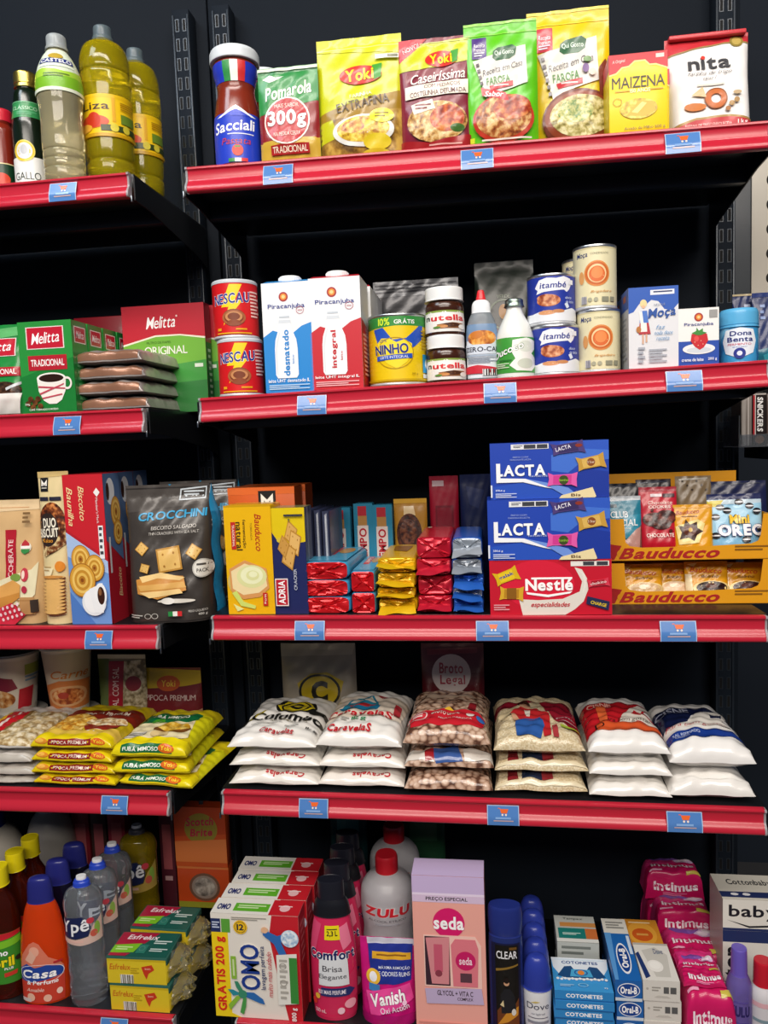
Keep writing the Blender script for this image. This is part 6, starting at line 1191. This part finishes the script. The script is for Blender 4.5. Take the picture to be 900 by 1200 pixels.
COT = [R('#3f9ad8',0,0,100,100), P('#e4ecf4',(0,0),(100,0),(98,30),(82,66),(18,66),(2,30)), R('#cfe0ee',6,4,94,8), T('#1c4a8c','COTONETES',50,15,64,9,b=.03), P('#1c4a7c',(22,28),(34,26),(40,40),(60,40),(66,26),(80,28),(92,56),(80,62),(20,62),(8,56)), P('#4aa8d8',(34,36),(66,36),(70,58),(30,58)), C('#e88a3a',50,46,6), G('#2a5aa0',50,46,12,9,.2)] + [E('#f4f6f8',8+6.4*i,66+(2 if i % 2 else 0),2.6,3.4) for i in range(14)] + [T('#e8f2fa','75',88,92,6,4,b=.02), G('#9ad0f0',50,86,9,5,.2), BARS('#a8d0ee',10,86,34,94,2)]
x, w, zt = flatstack('cotton_swab_box', 'box', 'R5', 650, 719.5, 1163, 5, .075, '#2a7cbc', COF, COT, ['bottom blue cotton swab box of the stack', 'second blue cotton swab box from the bottom', 'middle blue cotton swab box of five', 'fourth blue cotton swab box from the bottom', 'top blue cotton swab box with swabs pictured'], Y=.010)
BND = [R('#b9bdb8',0,0,100,100), R('#c98a4a',12,26,100,42), R('#1f7a74',6,48,72,86), R('#c9703a',72,48,100,86), T('#5a605c','Tampax',46,13,50,10,b=.02), BARS('#cfe8e0',16,66,60,76,2), R('#e0e2de',0,88,100,100)]
x2, w2, z2 = flatstack('plaster_box', 'box', 'R5', 654, 703, 1105, 3, .07, '#a8aca6', [R('#b0b4ae',0,0,100,100), BARS('#6a706a',10,20,80,80,2)], BND, ['bottom grey and teal box behind the cotton swab boxes', 'middle grey and teal box behind the cotton swab boxes', 'top grey and teal box behind the cotton swab boxes'], Y=.096)
ORF = [R('#1f5fa8',0,0,100,100), E('#f2f4f8',50,46,42,36), E('#16408c',50,46,39,32), T('#ffffff','Oral-B',50,46,62,36,b=.04), R('#cfd8e0',0,84,100,100)]
ORT = [R('#1f66b4',0,26,100,100), R('#dcdad2',0,0,100,26), E('#f2f4f8',54,66,26,24), E('#16408c',54,66,22,21), T('#ffffff','Oral-B',54,66,30,26,b=.04,rot=90), BARS('#8a8a86',14,6,86,20,3), P('#5a9ad8',(0,26),(26,26),(14,100),(0,100)), R('#cfe0f0',84,30,96,60)]
x3, w3, z3 = flatstack('toothbrush_box', 'box', 'R5', 722, 753.5, 1150, 3, .15, '#1c5698', ORF, ORT, ['bottom blue toothbrush box', 'middle blue toothbrush box', 'top blue toothbrush box with white back half'], Y=.010)
SOF = [R('#d8d4cc',0,0,100,100), C('#b0aca4',12,40,3.5), BARS('#9a968e',24,30,48,56,2), R('#5a5a5a',56,28,70,60), R('#5a5a5a',74,28,90,60), P('#c4c0b8',(30,80),(40,70),(64,70),(74,80))]
SOT = [R('#e2dfd8',0,0,100,100), P('#c9c6be',(20,20),(60,10),(90,30),(80,90),(40,90)), P('#23386e',(0,30),(10,24),(24,90),(10,96)), E('#efece6',46,62,22,16), E('#f6f4ee',46,60,15,10), T('#3a4a7a','Dove',66,22,26,14,b=0), P('#8a949c',(60,30),(66,22),(72,28)), R('#b8b4ac',0,0,100,5)]
x4, w4, z4 = flatstack('soap_box', 'soap box', 'R5', 754.5, 798, 1150, 3, .085, '#cfcbc3', SOF, SOT, ['bottom white soap box beside the toothbrush boxes', 'middle white soap box beside the toothbrush boxes', 'top white soap box beside the toothbrush boxes'], Y=.012)
flatstack('soap_box', 'soap box', 'R5', 737, 781, 1112, 3, .075, '#b86a1c', [R('#b8661c',0,0,100,100), BARS('#e8c090',14,30,80,70,2)], [R('#d08a2a',0,0,100,100), E('#e0a03a',50,50,40,40), E('#c8581e',50,54,28,22), R('#d89a4a',34,50,66,57), BARS('#f0d8a8',20,10,80,18,1)], ['bottom orange soap box behind the white ones', 'middle orange soap box behind the white ones', 'top orange soap box behind the white ones'], Y=.1, rz=.0)
# pads
def pads(label, px0, px1, y0, y1, Y, d, seed, lift, dark=False):
    a = on_y(px0, y1, Y); b = on_y(px1, y1, Y)
    x = (a.x+b.x)/2; w = b.x-a.x
    z = deck('R5', x)+lift; t = on_y((px0+px1)/2, y0, Y).z-z
    ART = [P('#d8347c',(0,0),(100,0),(100,30),(0,40)), E('#d8b8dc',72,24,18,9), E('#7a4aa0',40,20,26,7), E('#f2e4ee',80,20,10,6), E('#8a5ab0',52,22,8,5), E('#f0d8e8',70,28,9,4), T('#f6e4ee','Intimus',50,42,74,10,b=.02), T('#f8eaf2','Intimus',52,80,74,14,b=.03), BARS('#e88ab4',30,90,70,96,2), R('#e8a8c4',8,54,30,57), P('#c8b84a',(70,56),(94,54),(94,60),(70,62))]
    return pillow('pad_pack', label, 'pad pack', (x, Y, z), w, d, t*.99, '#c8185e', ART, seed=seed, n=.3, ex=10, low=.1, pinch=.02, wr=.001), z+t
_, zz1 = pads('bottom pink pad pack at the front beside the soap boxes', 803, 865, 1166, 1212, .010, .085, 301, 0)
t_, zz2 = pads('upper thin pink pad pack on the front one', 801, 852, 1150, 1166, .024, .08, 302, zz1-deck('R5', .6)+.0004)
_, zz3 = pads('bottom pink pad pack of the second stack, under the lettered one', 784, 853, 1160, 1212, .115, .075, 303, 0)
_, zz3 = pads('lettered pink pad pack on top of the second stack', 784, 855, 1118, 1160, .115, .075, 304, zz3-deck('R5', .6)+.0004)
_, zz4 = pads('bottom pink pad pack of the third stack', 769, 839, 1100, 1190, .195, .05, 305, 0)
_, zz4 = pads('top pink pad pack of the third stack', 769, 838, 1068, 1100, .195, .05, 306, zz4-deck('R5', .6)+.0004)
_, zz5 = pads('bottom pink pad pack of the rear stack, in deep shade', 757, 828, 1058, 1150, .25, .05, 307, 0)
_, zz5 = pads('top pink pad pack of the rear stack, in deep shade', 756, 826, 1022, 1058, .25, .05, 308, zz5-deck('R5', .6)+.0004)
# cotton boxes and the two small bottles at the right
BAF = [R('#e2dfd6',0,0,100,100), T('#1c1c24','baby',46,42,74,50,b=.02), P('#1c1c24',(6,66),(40,84),(80,78),(94,66),(80,84),(40,90)), R('#23305e',0,92,100,100)]
BAT = [R('#d8d4c8',0,0,100,100), T('#2a2a30','Cottonbaby',54,34,70,28,b=.02), R('#23305e',0,70,100,92), E('#e8e8ec',22,80,6,5), E('#e8e8ec',40,80,6,5)]
BAG = [R('#dcd9d0',0,0,100,100), R('#23305e',0,0,100,14), T('#1c1c24','cotton',14,58,76,22,b=.03,rot=90), G('#1c1c24',56,86,12,12,.3)]
Yc = .085
a = on_y(847, 1080, Yc); b = on_y(925, 1080, Yc)
sx = (a.x+b.x)/2; sw = b.x-a.x; zc0 = deck('R5', sx); zc1 = on_y(860, 1090, Yc).z; zc2 = on_y(860, 1054, Yc).z
# two lower boxes carry the lettered one
t = thing('cotton_box', 'lower cotton wool box with sideways lettering behind the purple bottle', 'box', (sx, Yc, zc0)); carton_mb(sw, .07, zc1-zc0-.0004, '#d2cfc6', {'F': BAG, 'L': [R('#b8b4aa',0,0,100,100)]}).build('box_body', t)
t = thing('cotton_box', 'upper cream cotton wool box lettered baby', 'box', (sx, Yc, zc1)); carton_mb(sw, .07, zc2-zc1, '#d8d5cc', {'F': BAF, 'T': BAT, 'L': [R('#b8b4aa',0,0,100,100)]}).build('box_body', t)
pb = [(0,0),(0,0),(.9,0),(.97,.02),(1,.06),(1,.5),(.95,.62),(.72,.70),(.6,.73),(.6,.73),(0,.735)]
bottle('nail_remover_bottle', 'violet translucent bottle with purple cap beside the pink pad packs', 'bottle', Spot(851, 881, 1110, 'R5', .03, yref=1160), pb, mat('#8a78cc','haze'), [('cap', [(0,.725),(0,.725),(.6,.725),(.64,.74),(.6,.97),(.54,1),(.54,1),(0,1)], mat('#6a58b8','plas'), 'purple ridged cap')], [(.12,.56,None,[T('#2a2060','ZULU',50,40,62,26,b=.04), R('#5a4a98',24,16,76,20), BARS('#5a4a98',24,66,76,84,2)],150)])
bottle('spray_bottle', 'white bottle with red cap at the bottom right corner', 'bottle', Spot(878, 910, 1125, 'R5', .03, yref=1170), pb, mat('#cfccd0','plas'), [('cap', [(0,.72),(0,.72),(.66,.72),(.7,.74),(.68,.97),(.6,1),(.6,1),(0,1)], mat('#c01c2e','plas'), 'red cap')], [(.08,.56,None,[R('#d8a8b0',0,0,100,12), R('#7a929c',20,42,78,50), BARS('#8a9aa0',20,64,80,80,2)],150)])
pouch('cleaning_cloth_pack', 'dark green and pink pack in deep shade behind the alcohol bottles', 'pack', Spot(470, 520, 930, 'R5', .255), .014, '#1f4a30', [P('#7a2450',(0,60),(100,50),(100,100),(0,100)), R('#3a6a4a',18,22,82,36)], seed=220, square=5)
pouch('cleaning_cloth_pack', 'dark teal pack in deep shade left of the alcohol bottles', 'pack', Spot(385, 428, 930, 'R5', .255), .012, '#173c40', [R('#2f6a6a',20,20,80,50)], seed=221, square=5)

# ================================================================ the neighbouring gondola at the right edge
t = thing('perforated_end_panel', 'pale perforated steel side panel at the right edge, above the navy packs', 'side panel', (0, 0, 0))
xw = on_y(881, 260, .30).x
za, zb1 = on_y(881, 205, .30).z, on_y(900, 183, .30).z
mb = MB()
zbot = on_y(881, 345, .30).z-.25
prof = [(xw, zbot), (xw+.20, zbot), (xw+.20, za+.22), (xw+.012, za+.006), (xw, za-.008)]
prof = [(xw, zbot), (xw+.09, zbot), (xw+.09, za+.105), (xw, za)]
mb.add([(x, .30, z) for x, z in prof]+[(x, .303, z) for x, z in prof], [(0,1,2,3),(7,6,5,4)]+[(i,(i+4),(i+1) % 4+4,(i+1) % 4) for i in range(4)], mat('#b9b2a4','card'))
for i in range(9):
    z = za-.01-.04*i
    S = lambda u, v, o: (xw+.028+(u-.5)*.01, .2999-o, z+(v-.5)*.016)
    paint(mb, S, .01, .016, [E('#17140f',50,50,50,50)], fin='matte')
mb.build('panel_plate', t, smooth=False)
mb = MB(); xg = on_y(853, 300, .31).x
prof = [(xg, zbot), (xw+.0, zbot), (xw+.0, za-.002), (xg, za-.04)]
mb.add([(x, .304, z) for x, z in prof]+[(x, .312, z) for x, z in prof], [(0,1,2,3),(7,6,5,4)]+[(i,(i+4),(i+1) % 4+4,(i+1) % 4) for i in range(4)], mat('#20262c','steel')); mb.build('dark_edge', t, smooth=False)
def nshelf(label, z):
    t = thing('gondola_shelf', label, 'shelf', (.86, .17, z)); mb = MB(); mb.bevbox(0, .3, 0, .125, -.02, 0, mat('#14161a','steel'), .001); mb.build('deck', t)
    mb = MB(); mb.bevbox(0, .3, -.003, -.0002, -.03, .001, mat('#1b1e24','steel'), .0008); mb.build('front_edge', t)
z1 = deck('R2', .85)+.004
nshelf('short black shelf of the neighbouring bay, carrying navy packs', z1)
for (a, b, yt, Y, l) in ((861, 888, 343, .21, 'left navy pack standing behind the blue baking powder tub'), (884, 920, 341, .195, 'right navy pack standing at the right edge')):
    p0, p1 = on_y(a, 380, Y), on_y(b, 380, Y)
    s = Spot(a, b, yt, 'R2', Y); s.z = z1; s.h = on_y((a+b)/2, yt, Y).z-z1; s.loc = (s.x, Y, z1)
    pouch('navy_snack_pack', l, 'pack', s, .012, '#1c2c62', [P('#c9b890',(0,0),(100,0),(100,2.5),(0,2.5)) if a == 861 else R('#2a3c7c',0,0,100,6), BARS('#b8c4e0',48,14,76,36,3) if a == 861 else BARS('#8aa0d0',24,16,40,40,3), P('#1f6a80',(0,78),(100,70),(100,100),(0,100)), P('#3a9aaa',(30,84),(70,78),(90,92),(40,96))], seed=230+a, square=6)
z2 = on_y(880, 524, .19).z
nshelf('short black shelf of the neighbouring bay, carrying the chocolate bars', z2)
t = thing('bar_tray', 'clear plastic tray holding chocolate bars at the right edge', 'tray', (on_y(866, 520, .19).x, .178, z2+.0003))
CL = mat('#c9ced4','clear')
mb = MB(); mb.box(-.004, .08, 0, .08, 0, .0015, CL); mb.box(-.004, -.0025, 0, .08, .0015, .05, CL); mb.box(-.0025, .08, 0, .0015, .0015, .02, CL); mb.build('tray_shell', t, smooth=False)
zt = on_y(885, 462, .182).z
for k, (a, b, c, l) in enumerate(((868, 881, '#8a8078', 'grey wrapped chocolate bar standing in the clear tray'), (882, 897, '#24140f', 'brown chocolate bar with white sideways lettering in the clear tray'), (898, 911, '#5a4a44', 'dull wrapped chocolate bar cut by the right edge'))):
    s = Spot(a, b, 460, 'R2', .184); zb_0 = z2+.0022
    s.z = zb_0; s.h = on_y((a+b)/2, 461, .184).z-zb_0; s.loc = (s.x, .182, zb_0)
    art = [R('#1f120e',0,0,100,100), R('#b8242c',0,3,14,80), R('#e8e4de',14,3,20,80), T('#f4f2ee','SNICKERS',54,40,66,46,b=.04,sh=.1,rot=270), E('#8a5a34',50,88,36,8), R('#b8b0a8',0,0,100,3)] if k == 1 else [R('#b0a8a0' if k == 0 else '#6a5a54',8,0,40,100), R('#d0c8c0',60,0,70,100)]
    carton('chocolate_bar', l, 'chocolate bar', s, .05, c, {'F': art, 'L': [R('#6a605a',0,0,100,100)]}, fin='film', bev=.002)
